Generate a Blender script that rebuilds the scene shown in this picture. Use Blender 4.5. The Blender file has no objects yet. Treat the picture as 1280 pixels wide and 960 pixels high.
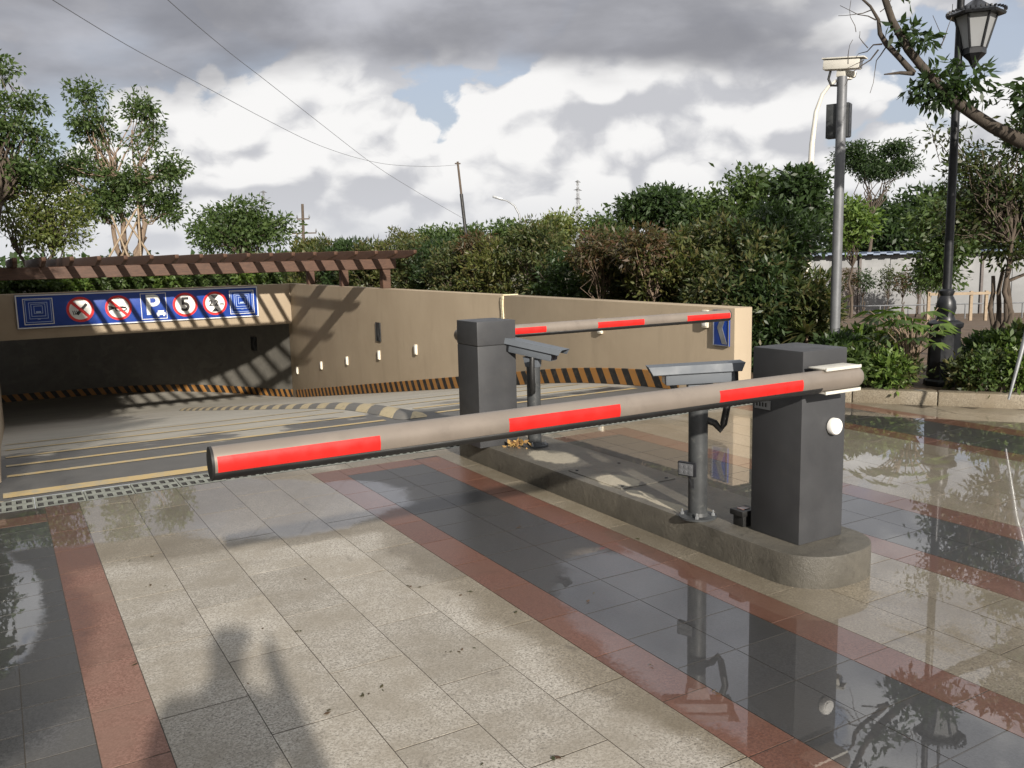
import bpy, bmesh, math, random
import numpy as np
from mathutils import Vector, Matrix

random.seed(7)
scene = bpy.context.scene
COL = scene.collection

# ------------------------------------------------------------------ camera
PITCH, HEAD, ROLL, FPX, EYE = math.radians(8.36), math.radians(30.237), math.radians(-1.363), 1097.6, 1.55
fwd = Vector((math.sin(HEAD) * math.cos(PITCH), math.cos(HEAD) * math.cos(PITCH), -math.sin(PITCH)))
rgt = Vector((math.cos(HEAD), -math.sin(HEAD), 0)); upv = rgt.cross(fwd)
r2 = math.cos(ROLL) * rgt + math.sin(ROLL) * upv
u2 = -math.sin(ROLL) * rgt + math.cos(ROLL) * upv
cam_data = bpy.data.cameras.new('camera'); cam = bpy.data.objects.new('camera', cam_data); COL.objects.link(cam)
M = Matrix((r2, u2, -fwd)).transposed().to_4x4(); M.translation = (0, 0, EYE)
cam.matrix_world = M
cam_data.sensor_width = 36; cam_data.lens = FPX / 1280 * 36; cam_data.clip_start = 0.02; cam_data.clip_end = 6000
scene.camera = cam

def ray(px, py):
    return fwd + r2 * ((px - 640) / FPX) - u2 * ((py - 480) / FPX)
def at(px, py, D):          # point on a pixel's ray at horizontal distance D
    d = ray(px, py); t = D / math.hypot(d.x, d.y); return Vector((0, 0, EYE)) + d * t
def gnd(px, py, z=0.0):     # where a pixel's ray meets height z
    d = ray(px, py); return Vector((0, 0, EYE)) + d * ((z - EYE) / d.z)

# ------------------------------------------------------------------ light, world, exposure
SUN_EL = math.radians(22.6); SUN_AZ = math.atan2(0.21, 0.98)      # light travels towards (+0.21, +0.98)
td = Vector((math.sin(SUN_AZ) * math.cos(SUN_EL), math.cos(SUN_AZ) * math.cos(SUN_EL), -math.sin(SUN_EL)))
sun_d = bpy.data.lights.new('sun', 'SUN'); sun_d.energy = 5.0; sun_d.angle = math.radians(1.0); sun_d.color = (1.0, 0.925, 0.82)
sun = bpy.data.objects.new('sun', sun_d); COL.objects.link(sun)
sun.rotation_euler = td.to_track_quat('-Z', 'Y').to_euler(); sun.location = (-6, -25, 14)

world = bpy.data.worlds.new('World'); scene.world = world; world.use_nodes = True
world.cycles.sampling_method = 'MANUAL'; world.cycles.sample_map_resolution = 256
scene.view_settings.view_transform = 'Standard'; scene.view_settings.look = 'None'
scene.view_settings.exposure = 0.45; scene.view_settings.gamma = 1.0; scene.view_settings.use_curve_mapping = False

class NT:
    """small helper round a node tree"""
    def __init__(self, tree):
        self.t = tree; self.t.nodes.clear()
    def n(self, typ, ins=None, **props):
        nd = self.t.nodes.new(typ)
        for k, v in props.items(): setattr(nd, k, v)
        for k, v in (ins or {}).items(): self.put(nd, k, v)
        return nd
    def put(self, nd, k, v):
        s = nd.inputs[k]
        if hasattr(v, 'is_output') or isinstance(v, bpy.types.NodeSocket): self.t.links.new(v, s)
        elif isinstance(v, bpy.types.Node): self.t.links.new(v.outputs[0], s)
        else: s.default_value = v
    def math(self, op, a, b=None, c=None, clamp=False):
        nd = self.n('ShaderNodeMath', operation=op, use_clamp=clamp)
        for i, x in enumerate((a, b, c)):
            if x is not None: self.put(nd, i, x)
        return nd.outputs[0]
    def vm(self, op, a, b=None):
        nd = self.n('ShaderNodeVectorMath', operation=op)
        self.put(nd, 0, a)
        if b is not None: self.put(nd, 1, b)
        return nd
    def step(self, x, lo, hi, a=0.0, b=1.0):
        return self.n('ShaderNodeMapRange', {0: x, 1: lo, 2: hi, 3: a, 4: b}, interpolation_type='SMOOTHSTEP').outputs[0]
    def mix(self, f, a, b, blend='MIX'):
        nd = self.n('ShaderNodeMix', data_type='RGBA', blend_type=blend)
        self.put(nd, 0, f); self.put(nd, 6, a); self.put(nd, 7, b); return nd.outputs[2]
    def noise(self, vec, scale, detail=4, rough=0.5, dist=0.0):
        return self.n('ShaderNodeTexNoise', {'Vector': vec, 'Scale': scale, 'Detail': detail, 'Roughness': rough, 'Distortion': dist}).outputs[0]

def rgb(r, g, b): return (r, g, b, 1.0)
def srgb(r, g, b):
    f = lambda c: (c / 255 / 12.92) if c / 255 <= 0.04045 else ((c / 255 + 0.055) / 1.055) ** 2.4
    return (f(r), f(g), f(b), 1.0)

def build_world(seed):
    rs = random.Random(seed); o1 = tuple(rs.uniform(-20, 20) for _ in range(3)); o2 = tuple(rs.uniform(-20, 20) for _ in range(3))
    W = NT(world.node_tree)
    sky = W.n('ShaderNodeTexSky', sky_type='NISHITA', sun_disc=False, sun_elevation=SUN_EL, sun_rotation=SUN_AZ + math.pi,
              air_density=1.2, dust_density=2.0, ozone_density=1.0)
    bg_sky = W.n('ShaderNodeBackground', {'Color': sky, 'Strength': 0.085})
    co = W.n('ShaderNodeTexCoord').outputs['Generated']
    el = W.n('ShaderNodeSeparateXYZ', {0: co}).outputs[2]
    def puff(off, octs):          # heaped cloud height: big lumps carrying smaller ones
        q = W.vm('ADD', W.vm('MULTIPLY', co, (1.0, 1.0, 1.55)).outputs[0], tuple(a + b for a, b in zip(o1, off))).outputs[0]
        w = W.n('ShaderNodeTexNoise', {'Vector': q, 'Scale': 6.0, 'Detail': 4.0}).outputs[1]
        q = W.vm('ADD', q, W.vm('MULTIPLY', W.vm('SUBTRACT', w, (.5, .5, .5)).outputs[0], (.10, .10, .10)).outputs[0]).outputs[0]
        base = W.noise(q, 3.2, 3, 0.5)
        tot = W.math('MULTIPLY', base, 1.15)
        for s_, a_ in ((7.0, .34), (15.0, .20), (32.0, .11))[:octs]:
            v = W.n('ShaderNodeTexVoronoi', {'Vector': q, 'Scale': s_}, feature='F1').outputs['Distance']
            tot = W.math('SUBTRACT', tot, W.math('MULTIPLY', v, a_))
        if octs < 3: tot = W.math('SUBTRACT', tot, .045)
        else: tot = W.math('ADD', tot, W.math('MULTIPLY', W.math('SUBTRACT', W.noise(q, 22.0, 6, 0.62), 0.5), 0.22))
        return tot
    h0 = puff((0, 0, 0), 3); h1 = puff((-.012, -.005, .040), 2)
    shade = W.math('SUBTRACT', h0, h1)
    bright = W.step(shade, -0.11, 0.05)
    cov = W.step(h0, 0.06, 0.11)
    lit = W.mix(bright, srgb(200, 201, 206), srgb(249, 248, 247))
    lit = W.mix(W.step(el, 0.0, 0.10, 0.75, 0.0), lit, srgb(214, 216, 221))
    cum = W.n('ShaderNodeBackground', {'Color': lit, 'Strength': 0.73})
    thin = W.n('ShaderNodeBackground', {'Color': srgb(186, 194, 212), 'Strength': 0.76})
    blue = W.n('ShaderNodeMixShader', {0: 0.75, 1: bg_sky.outputs[0], 2: thin.outputs[0]})
    p2 = W.vm('ADD', W.vm('MULTIPLY', co, (1.0, 1.0, 2.4)).outputs[0], o2).outputs[0]
    n2 = W.noise(p2, 1.8, 7, 0.48, 0.15)
    n2b = W.noise(p2, 4.0, 6, 0.5, 0.2)
    dk_in = W.math('ADD', W.math('SUBTRACT', W.math('MULTIPLY', W.math('MINIMUM', el, 0.24), 5.0), W.math('MULTIPLY', W.math('MAXIMUM', W.math('SUBTRACT', el, 0.26), 0.0), 2.0)), W.math('MULTIPLY', n2, 2.4))
    dmask = W.step(dk_in, 2.08, 2.46)
    dcol = W.mix(W.step(n2b, 0.32, 0.66), srgb(138, 139, 146), srgb(194, 195, 202))
    dark = W.n('ShaderNodeBackground', {'Color': dcol, 'Strength': 0.76})
    m1 = W.n('ShaderNodeMixShader', {0: cov, 1: blue.outputs[0], 2: cum.outputs[0]})
    m2 = W.n('ShaderNodeMixShader', {0: W.math('MULTIPLY', dmask, 0.95), 1: m1.outputs[0], 2: dark.outputs[0]})
    W.n('ShaderNodeOutputWorld', {'Surface': m2.outputs[0]})
build_world(15)

# ------------------------------------------------------------------ object helpers
def tag(o, label=None, cat=None, group=None, kind=None):
    for k, v in (('label', label), ('category', cat), ('group', group), ('kind', kind)):
        if v: o[k] = v
    return o
def empty(name, loc=(0, 0, 0), rz=0.0, label=None, cat=None, group=None):
    o = bpy.data.objects.new(name, None); COL.objects.link(o); o.location = loc; o.rotation_euler = (0, 0, rz)
    o.empty_display_size = 0.2
    return tag(o, label, cat, group)
def link_obj(name, me, parent=None, loc=(0, 0, 0), rot=(0, 0, 0)):
    o = bpy.data.objects.new(name, me); COL.objects.link(o); o.location = loc; o.rotation_euler = rot
    if parent is not None: o.parent = parent
    return o
def copy_tree(o, parent=None):
    c = o.copy(); COL.objects.link(c)
    if parent is not None: c.parent = parent
    for ch in o.children: copy_tree(ch, c)
    return c

class G:
    """collects geometry, then builds ONE mesh object"""
    def __init__(self): self.v = []; self.f = []
    def add(self, V, F):
        n = len(self.v); self.v += [tuple(x) for x in V]; self.f += [tuple(i + n for i in f) for f in F]; return self
    def box(self, c, s, rz=0.0, rot=None):
        R = rot if rot is not None else Matrix.Rotation(rz, 3, 'Z')
        V = [Vector(c) + R @ Vector((sx * s[0] / 2, sy * s[1] / 2, sz * s[2] / 2)) for sx in (-1, 1) for sy in (-1, 1) for sz in (-1, 1)]
        return self.add(V, [(0, 1, 3, 2), (4, 6, 7, 5), (0, 4, 5, 1), (2, 3, 7, 6), (0, 2, 6, 4), (1, 5, 7, 3)])
    def b2(self, a, b): return self.box([(a[i] + b[i]) / 2 for i in range(3)], [abs(b[i] - a[i]) for i in range(3)])
    def tube(self, pts, rad, seg=8, caps=True, flat=1.0):
        pts = [Vector(p) for p in pts]; n = len(pts)
        if not hasattr(rad, '__len__'): rad = [rad] * n
        V = []; F = []; prev = None
        for i, p in enumerate(pts):
            t = (pts[min(i + 1, n - 1)] - pts[max(i - 1, 0)]).normalized()
            if prev is None: a = t.cross(Vector((0, 0, 1)) if abs(t.z) < 0.95 else Vector((0, 1, 0))).normalized()
            else: a = (prev - t * prev.dot(t)).normalized()
            prev = a; b = t.cross(a)
            for k in range(seg):
                q = 2 * math.pi * k / seg; V.append(p + (a * math.cos(q) * flat + b * math.sin(q)) * rad[i])
        for i in range(n - 1):
            for k in range(seg):
                k2 = (k + 1) % seg; F.append((i * seg + k, i * seg + k2, (i + 1) * seg + k2, (i + 1) * seg + k))
        if caps: F.append(tuple(range(seg))[::-1]); F.append(tuple((n - 1) * seg + k for k in range(seg)))
        return self.add(V, F)
    def lathe(self, prof, seg=16, c=(0, 0, 0), axis='Z', rot=0.0):
        V = []; F = []
        for r, h in prof:
            for k in range(seg):
                q = 2 * math.pi * k / seg + rot; x, y = r * math.cos(q), r * math.sin(q)
                V.append(Vector(c) + (Vector((x, y, h)) if axis == 'Z' else Vector((x, h, y)) if axis == 'Y' else Vector((h, x, y))))
        for i in range(len(prof) - 1):
            for k in range(seg):
                k2 = (k + 1) % seg; F.append((i * seg + k, i * seg + k2, (i + 1) * seg + k2, (i + 1) * seg + k))
        F.append(tuple(range(seg))[::-1]); F.append(tuple((len(prof) - 1) * seg + k for k in range(seg)))
        return self.add(V, F)
    def prism(self, poly, z0, z1):
        n = len(poly); V = [(x, y, z0) for x, y in poly] + [(x, y, z1) for x, y in poly]
        F = [tuple(range(n))[::-1], tuple(range(n, 2 * n))] + [(i, (i + 1) % n, n + (i + 1) % n, n + i) for i in range(n)]
        return self.add(V, F)
    def mesh(self, name, mat, bevel=0.0, smooth=None, seg=2):
        me = bpy.data.meshes.new(name); me.from_pydata(self.v, [], self.f); me.validate()
        bm = bmesh.new(); bm.from_mesh(me); bmesh.ops.recalc_face_normals(bm, faces=bm.faces)
        if bevel > 0:
            es = [e for e in bm.edges if len(e.link_faces) == 2 and e.calc_face_angle(0) > 0.5]
            bmesh.ops.bevel(bm, geom=es, offset=bevel, segments=seg, affect='EDGES', profile=0.6, clamp_overlap=True)
        bm.to_mesh(me); bm.free()
        if mat: me.materials.append(mat)
        if smooth is not None or bevel > 0: set_smooth(me, smooth if smooth is not None else 40)
        return me
    def build(self, name, mat, parent=None, bevel=0.0, smooth=None, seg=2, loc=(0, 0, 0), rot=(0, 0, 0)):
        return link_obj(name, self.mesh(name, mat, bevel, smooth, seg), parent, loc, rot)
def set_smooth(me, deg):
    me.shade_smooth()
    me.set_sharp_from_angle(angle=math.radians(deg))

def mesh_np(name, V, F, mat, smooth=False):
    """fast mesh from arrays; F is (n,4) or (n,3)"""
    V = np.asarray(V, dtype=np.float32); F = np.asarray(F, dtype=np.int32)
    me = bpy.data.meshes.new(name); k = F.shape[1]
    me.vertices.add(len(V)); me.vertices.foreach_set('co', V.ravel())
    me.loops.add(F.size); me.loops.foreach_set('vertex_index', F.ravel())
    me.polygons.add(len(F)); me.polygons.foreach_set('loop_start', np.arange(0, F.size, k, dtype=np.int32))
    me.update(calc_edges=True); me.materials.append(mat)
    if smooth: me.shade_smooth()
    return me

# ------------------------------------------------------------------ materials
def new_mat(name):
    m = bpy.data.materials.new(name); m.use_nodes = True; return m, NT(m.node_tree)
def finish(T, **ins):
    b = T.n('ShaderNodeBsdfPrincipled', ins); T.n('ShaderNodeOutputMaterial', {'Surface': b.outputs[0]}); return b
def bump(T, h, strength=0.3, dist=0.01): return T.n('ShaderNodeBump', {'Height': h, 'Strength': strength, 'Distance': dist}).outputs[0]
def opos(T): return T.n('ShaderNodeTexCoord').outputs['Object']
def wpos(T): return T.n('ShaderNodeNewGeometry').outputs['Position']

def plain(name, col, rough=0.5, metal=0.0, var=0.12, scale=6.0, bstr=0.0, bscale=200.0, spec=0.5, dirt=None):
    m, T = new_mat(name); p = opos(T)
    f = T.noise(p, scale, 6, 0.6)
    c = T.mix(T.step(f, 0.3, 0.7), rgb(*[x * (1 - var) for x in col[:3]]), rgb(*[min(1, x * (1 + var)) for x in col[:3]]))
    if dirt: c = T.mix(T.math('MULTIPLY', T.step(T.noise(p, scale * 3.1, 8, 0.7), 0.52, 0.75), dirt[1]), c, dirt[0])
    ins = {'Base Color': c, 'Roughness': T.step(T.noise(p, scale * 2.3, 5), 0.25, 0.75, max(0.02, rough - 0.1), min(1, rough + 0.1)), 'Metallic': metal, 'Specular IOR Level': spec}
    if bstr: ins['Normal'] = bump(T, T.noise(p, bscale, 3), bstr, 0.003)
    finish(T, **ins); return m

# where the paving is wet: pools in metres (x, y, rx, ry, strength)
FILM = [(2.5, 2.2, .70, 1.75, 1.0), (2.95, 3.0, .35, 1.2, .80), (.75, 5.85, 1.25, .72, 1.0), (1.5, 5.35, 1.0, .75, .78), (-.40, 4.6, .52, 1.25, 1.2),
        (4.5, 3.7, 1.3, 2.4, .90), (5.8, 4.1, 2.2, 2.2, .86), (4.4, 5.5, 1.1, 1.1, .92), (3.75, 2.75, .7, .7, .72), (3.35, 2.05, .7, .6, .62), (4.3, 1.7, .8, .9, .78), (7.0, 3.4, 1.8, 2.2, .8)]
DAMP = [(2.45, 3.4, .85, 3.9, 1.0), (3.0, 4.2, .45, 2.6, 1.0), (.9, 5.7, 1.7, 1.05, 1.0), (-.4, 4.4, .7, 1.9, 1.1), (4.8, 3.7, 2.0, 3.2, 1.1), (6.4, 4.0, 2.4, 2.8, 1.1), (3.5, 2.2, 1.0, 1.0, .72), (4.4, 1.6, 1.0, 1.1, .85), (1.75, 4.8, .9, .3, .58)]
wet_group = bpy.data.node_groups.new('wetness', 'ShaderNodeTree')
wet_group.interface.new_socket('Wet', in_out='OUTPUT', socket_type='NodeSocketFloat')
wet_group.interface.new_socket('Film', in_out='OUTPUT', socket_type='NodeSocketFloat')
def build_wet():
    T = NT(wet_group); p = wpos(T)
    def field(pools):
        tot = None
        for (x, y, rx, ry, s) in pools:
            d = T.vm('LENGTH', T.vm('MULTIPLY', T.vm('SUBTRACT', p, (x, y, 0)).outputs[0], (1 / rx, 1 / ry, 0)).outputs[0]).outputs['Value']
            v = T.math('MULTIPLY', T.step(d, 1.25, 0.45), s)
            tot = v if tot is None else T.math('MAXIMUM', tot, v)
        return tot
    nz = T.math('ADD', T.math('MULTIPLY', T.math('SUBTRACT', T.noise(p, 1.9, 7, 0.62, 0.4), 0.5), 0.85), T.math('MULTIPLY', T.math('SUBTRACT', T.noise(p, 60.0, 3, 0.6), 0.5), 0.25))
    out = T.n('NodeGroupOutput')
    T.put(out, 'Wet', T.step(T.math('ADD', field(DAMP), nz), 0.30, 0.62)); T.put(out, 'Film', T.step(T.math('ADD', field(FILM), nz), 0.46, 0.62))
build_wet()

def granite(name, cols, speck=112.0, rough=0.7, wet_mul=0.42, tilevar=0.10, wet_tint=(1.0, 0.93, 0.80)):
    m, T = new_mat(name); p = wpos(T)
    wg = T.n('ShaderNodeGroup'); wg.node_tree = wet_group
    wet, film = wg.outputs['Wet'], wg.outputs['Film']
    a = T.noise(p, speck, 3, 0.65); b = T.n('ShaderNodeTexVoronoi', {'Vector': p, 'Scale': speck * 1.3}).outputs['Color']
    bs = T.n('ShaderNodeSeparateColor', {0: b}).outputs[0]
    c = T.mix(T.step(bs, 0.25, 0.8), cols[0], cols[1])
    c = T.mix(T.math('MULTIPLY', T.step(a, 0.52, 0.63), 0.75), c, cols[2])
    big = T.noise(p, 2.6, 8, 0.65)
    c = T.mix(T.step(big, 0.34, 0.66), c, T.mix(0.75, c, cols[3]), 'MIX')
    st = T.noise(p, 7.0, 9, 0.7, 0.6)
    c = T.mix(T.math('MULTIPLY', T.step(st, 0.58, 0.72), 0.55), c, cols[4])
    rnd = T.n('ShaderNodeObjectInfo').outputs['Random']
    c = T.mix(1.0, c, T.n('ShaderNodeCombineColor', {i: T.math('ADD', 1 - tilevar, T.math('MULTIPLY', rnd, 2 * tilevar)) for i in range(3)}).outputs[0], 'MULTIPLY')
    dk = T.mix(1.0, c, rgb(wet_mul * wet_tint[0], wet_mul * wet_tint[1], wet_mul * wet_tint[2]), 'MULTIPLY')
    c = T.mix(wet, c, dk)
    rip = T.math('ADD', T.noise(p, 26.0, 3, 0.5, 0.6), T.math('MULTIPLY', T.noise(p, 5.0, 2, 0.5), 2.0))
    finish(T, **{'Base Color': c, 'Roughness': T.math('SUBTRACT', rough, T.math('MULTIPLY', wet, 0.38)),
                 'Specular IOR Level': 0.35, 'Normal': bump(T, a, 0.25, 0.002),
                 'Coat Weight': film, 'Coat Roughness': 0.0, 'Coat IOR': 1.95, 'Coat Normal': bump(T, rip, 0.02, 0.0018)})
    return m
M_LIGHT = granite('pale_granite', [rgb(.305, .282, .245), rgb(.44, .412, .365), rgb(.085, .078, .070), rgb(.245, .218, .175), rgb(.11, .098, .082)], wet_mul=0.60)
M_RED = granite('red_granite', [rgb(.175, .092, .070), rgb(.245, .138, .108), rgb(.085, .044, .033), rgb(.19, .115, .088), rgb(.10, .058, .044)], wet_mul=0.60, wet_tint=(1, .82, .72))
M_DARK = granite('dark_granite', [rgb(.068, .068, .070), rgb(.095, .095, .098), rgb(.045, .045, .046), rgb(.085, .083, .08), rgb(.10, .098, .09)], wet_mul=0.5, wet_tint=(1, 1, 1))
M_GROUT = granite('paving_joint', [rgb(.06, .052, .042), rgb(.085, .072, .06), rgb(.04, .035, .03), rgb(.06, .05, .04), rgb(.05, .045, .035)], wet_mul=0.5, tilevar=0.0)
M_KERB = granite('kerb_granite', [rgb(.30, .28, .25), rgb(.42, .40, .36), rgb(.10, .09, .08), rgb(.24, .21, .17), rgb(.13, .11, .09)], speck=95, wet_mul=0.7)

def m_concrete(name, c0, c1, stain, pale, wet=False, sc=1.0):
    m, T = new_mat(name); p = wpos(T)
    c = T.mix(T.step(T.noise(p, 3.0 * sc, 8, 0.65, 0.3), 0.3, 0.7), c0, c1)
    c = T.mix(T.math('MULTIPLY', T.step(T.noise(p, 9 * sc, 9, 0.7, 0.5), 0.55, 0.7), 0.6), c, stain)
    c = T.mix(T.math('MULTIPLY', T.step(T.noise(p, 2.3 * sc, 7, 0.6, 0.8), 0.56, 0.62), 0.85), c, pale)
    fine = T.noise(p, 120, 4, 0.7)
    c = T.mix(0.25, c, T.mix(fine, rgb(.05, .05, .05), rgb(.7, .68, .62)), 'OVERLAY')
    finish(T, **{'Base Color': c, 'Roughness': T.step(T.noise(p, 2.2, 5), 0.35, 0.6, 0.35 if wet else 0.7, 0.85), 'Normal': bump(T, T.math('ADD', fine, T.noise(p, 14, 4)), 0.3, 0.004)})
    return m
def m_island():
    m, T = new_mat('island_concrete'); p = wpos(T); dry = None
    for (x, y, rx, ry) in ((3.25, 5.02, .16, .26), (3.20, 4.22, .13, .17), (3.13, 3.92, .06, .12), (3.12, 3.60, .05, .30), (3.42, 5.75, .12, .2)):
        d = T.vm('LENGTH', T.vm('MULTIPLY', T.vm('SUBTRACT', p, (x, y, .155)).outputs[0], (1 / rx, 1 / ry, 12)).outputs[0]).outputs['Value']
        v = T.step(d, 1.3, .6); dry = v if dry is None else T.math('MAXIMUM', dry, v)
    dry = T.step(T.math('ADD', dry, T.math('MULTIPLY', T.math('SUBTRACT', T.noise(p, 9, 8, .68, .5), .5), 1.9)), .40, .85)
    c = T.mix(T.step(T.noise(p, 2.2, 8, .65, .3), .3, .7), rgb(.075, .070, .060), rgb(.13, .12, .10))
    c = T.mix(T.math('MULTIPLY', T.step(T.noise(p, 8, 9, .72, .6), .54, .68), .7), c, rgb(.05, .046, .038))
    c = T.mix(T.math('MULTIPLY', T.step(T.noise(p, 17, 9, .75, .9), .62, .70), .45), c, rgb(.26, .24, .20))
    c = T.mix(dry, c, T.mix(T.noise(p, 40, 6, .7), rgb(.25, .225, .18), rgb(.38, .345, .275)))
    f = T.noise(p, 140, 5, .75)
    c = T.mix(.3, c, T.mix(f, rgb(.1, .1, .1), rgb(.8, .78, .72)), 'OVERLAY')
    finish(T, **{'Base Color': c, 'Roughness': T.mix(dry, rgb(.42, .42, .42), rgb(.85, .85, .85)), 'Specular IOR Level': .35, 'Normal': bump(T, T.math('ADD', f, T.math('MULTIPLY', T.noise(p, 22, 6, .7), 2.0)), .55, .006)})
    return m
M_ISLAND = m_island()
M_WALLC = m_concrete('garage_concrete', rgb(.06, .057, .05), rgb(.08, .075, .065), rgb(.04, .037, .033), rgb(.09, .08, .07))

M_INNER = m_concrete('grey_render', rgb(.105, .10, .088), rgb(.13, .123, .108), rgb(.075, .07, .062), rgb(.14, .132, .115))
def m_stucco():
    m, T = new_mat('beige_render'); p = wpos(T)
    s = T.vm('MULTIPLY', p, (1, 1, 0.18)).outputs[0]
    c = T.mix(T.step(T.noise(p, 0.9, 7, 0.6, 0.3), 0.3, 0.7), rgb(.325, .262, .187), rgb(.365, .297, .214))
    c = T.mix(T.math('MULTIPLY', T.step(T.noise(s, 3.2, 8, 0.7), 0.50, 0.74), 0.42), c, rgb(.255, .205, .145))
    z = T.n('ShaderNodeSeparateXYZ', {0: p}).outputs[2]
    fine = T.noise(p, 160, 4, 0.7)
    finish(T, **{'Base Color': c, 'Roughness': 0.85, 'Specular IOR Level': 0.25, 'Normal': bump(T, T.math('ADD', fine, T.math('MULTIPLY', T.noise(p, 6, 4), 1.5)), 0.25, 0.006)})
    return m
M_STUCCO = m_stucco()

def m_ramp():
    m, T = new_mat('ramp_concrete'); p = wpos(T)
    y = T.n('ShaderNodeSeparateXYZ', {0: p}).outputs[1]
    sl = T.vm('MULTIPLY', p, (0.5, 1.6, 1)).outputs[0]
    damp = T.step(T.math('ADD', T.step(y, 6.7, 10.2, 1.0, 0.0), T.math('MULTIPLY', T.math('SUBTRACT', T.noise(p, 0.8, 7, 0.62, 0.7), 0.5), 1.6)), 0.42, 0.54)
    c = T.mix(T.step(T.noise(sl, 1.6, 8, 0.65), 0.3, 0.7), rgb(.28, .262, .225), rgb(.36, .338, .29))
    c = T.mix(T.math('MULTIPLY', T.step(T.noise(sl, 4, 9, 0.72), 0.55, 0.72), 0.4), c, rgb(.23, .21, .17))
    d = T.mix(T.noise(p, 5, 6, 0.6), rgb(.07, .069, .067), rgb(.12, .115, .108))
    c = T.mix(damp, c, d)
    fine = T.noise(p, 90, 4, 0.7)
    finish(T, **{'Base Color': c, 'Roughness': T.math('SUBTRACT', 0.85, T.math('MULTIPLY', damp, 0.2)), 'Normal': bump(T, fine, 0.4, 0.004)})
    return m
M_RAMP = m_ramp()

def m_stripes(name, period, ca, cb, slant=1.0, wear=0.35):
    """diagonal painted stripes: UV is in metres along / up the strip"""
    m, T = new_mat(name)
    uv = T.n('ShaderNodeUVMap').outputs[0]; s = T.n('ShaderNodeSeparateXYZ', {0: uv}); p = wpos(T)
    v = T.math('FRACT', T.math('DIVIDE', T.math('ADD', s.outputs[0], T.math('MULTIPLY', s.outputs[1], slant)), period))
    f = T.math('GREATER_THAN', v, 0.5)
    c = T.mix(f, ca, cb)
    c = T.mix(T.math('MULTIPLY', T.step(T.noise(p, 14, 8, 0.7), 0.5, 0.7), wear), c, rgb(.16, .13, .10))
    finish(T, **{'Base Color': c, 'Roughness': 0.6, 'Normal': bump(T, T.noise(p, 60, 4), 0.2, 0.004)})
    return m
M_HAZ = m_stripes('hazard_paint', 0.27, rgb(.012, .012, .012), rgb(.31, .145, .035), -0.6)
M_DIV = m_stripes('divider_paint', 0.70, rgb(.12, .115, .105), rgb(.40, .33, .20), -1.4, 0.7)

def m_yellow():
    m, T = new_mat('worn_yellow_paint'); p = wpos(T)
    c = T.mix(T.step(T.noise(p, 7, 9, 0.72), 0.44, 0.64), rgb(.46, .34, .16), rgb(.33, .29, .21))
    finish(T, **{'Base Color': c, 'Roughness': 0.75, 'Normal': bump(T, T.noise(p, 80, 3), 0.3, 0.003)}); return m
M_YEL = m_yellow()

M_CAB = plain('grey_powder_coat', (.043, .044, .047), 0.48, 0.0, 0.12, 3.0, 0.15, 420.0, 0.4, (rgb(.070, .068, .064), 0.25))
M_POST = plain('post_grey_paint', (.040, .043, .045), 0.55, 0.0, 0.2, 9.0, 0.12, 60.0, 0.4, (rgb(.14, .14, .13), 0.4))
M_CAMGREY = plain('camera_grey', (.105, .118, .135), 0.6, 0.0, 0.05, 5.0)
M_BOOM = plain('champagne_aluminium', (.225, .192, .162), 0.38, 0.3, 0.08, 3.0, 0.05, 300, 0.5, (rgb(.12, .10, .085), 0.3))
M_RED_S = plain('red_reflective', (.52, .014, .011), 0.36, 0.0, 0.10, 8.0, 0.12, 500.0)
M_BLACK = plain('black_rubber', (.012, .012, .012), 0.55, 0.0, 0.2, 8.0)
M_BLACKM = plain('black_metal', (.015, .016, .019), 0.42, 0.3, 0.2, 8.0)
M_WHITE = plain('white_plastic', (.78, .77, .74), 0.4, 0.0, 0.04, 8.0)
M_CREAM = plain('cream_plastic', (.68, .62, .50), 0.5, 0.0, 0.08, 8.0)
M_OFFW = plain('offwhite_metal', (.60, .58, .52), 0.45, 0.1, 0.06, 8.0)
M_GALV = plain('galvanised_steel', (.27, .28, .29), 0.45, 0.5, 0.15, 8.0)
M_GALVD = plain('dull_grey_pole', (.15, .155, .165), 0.5, 0.35, 0.15, 4.0)
M_GLASSD = plain('dark_lens', (.01, .01, .015), 0.08, 0.0, 0.0, 8.0)
M_BLUE = plain('sign_blue', (.008, .045, .27), 0.4, 0.0, 0.08, 3.0)
M_SWHITE = plain('sign_white', (.70, .70, .67), 0.45, 0.0, 0.04, 3.0)
M_SLINE = plain('sign_pale_line', (.35, .45, .68), 0.45, 0.0, 0.06, 3.0)
M_SRED = plain('sign_red', (.62, .02, .02), 0.45, 0.0, 0.05, 3.0)
M_SBLACK = plain('sign_black', (.01, .01, .01), 0.5, 0.0, 0.05, 3.0)
M_GRATE = plain('drain_plastic', (.21, .22, .19), 0.7, 0.0, 0.25, 12.0, 0.2, 90.0)
M_SOIL = m_concrete('bed_soil', rgb(.075, .05, .03), rgb(.13, .085, .05), rgb(.05, .035, .02), rgb(.16, .10, .06))
M_GROUND = m_concrete('far_ground', rgb(.10, .10, .06), rgb(.16, .14, .09), rgb(.06, .07, .03), rgb(.20, .18, .13), False, 0.1)
M_ROAD = m_concrete('far_road', rgb(.40, .36, .30), rgb(.46, .42, .35), rgb(.3, .27, .22), rgb(.5, .46, .4), False, 0.2)
M_FOAM = plain('joint_foam', (.70, .62, .42), 0.9, 0.0, 0.15, 30.0, 0.6, 60.0)
M_HUT = plain('hut_panel', (.20, .205, .21), 0.6, 0.0, 0.06, 1.5)
M_HUTD = plain('hut_frame', (.10, .085, .08), 0.6, 0.0, 0.1, 3.0)
M_HUTR = plain('hut_roof', (.16, .20, .28), 0.5, 0.1, 0.15, 2.0)

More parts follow.
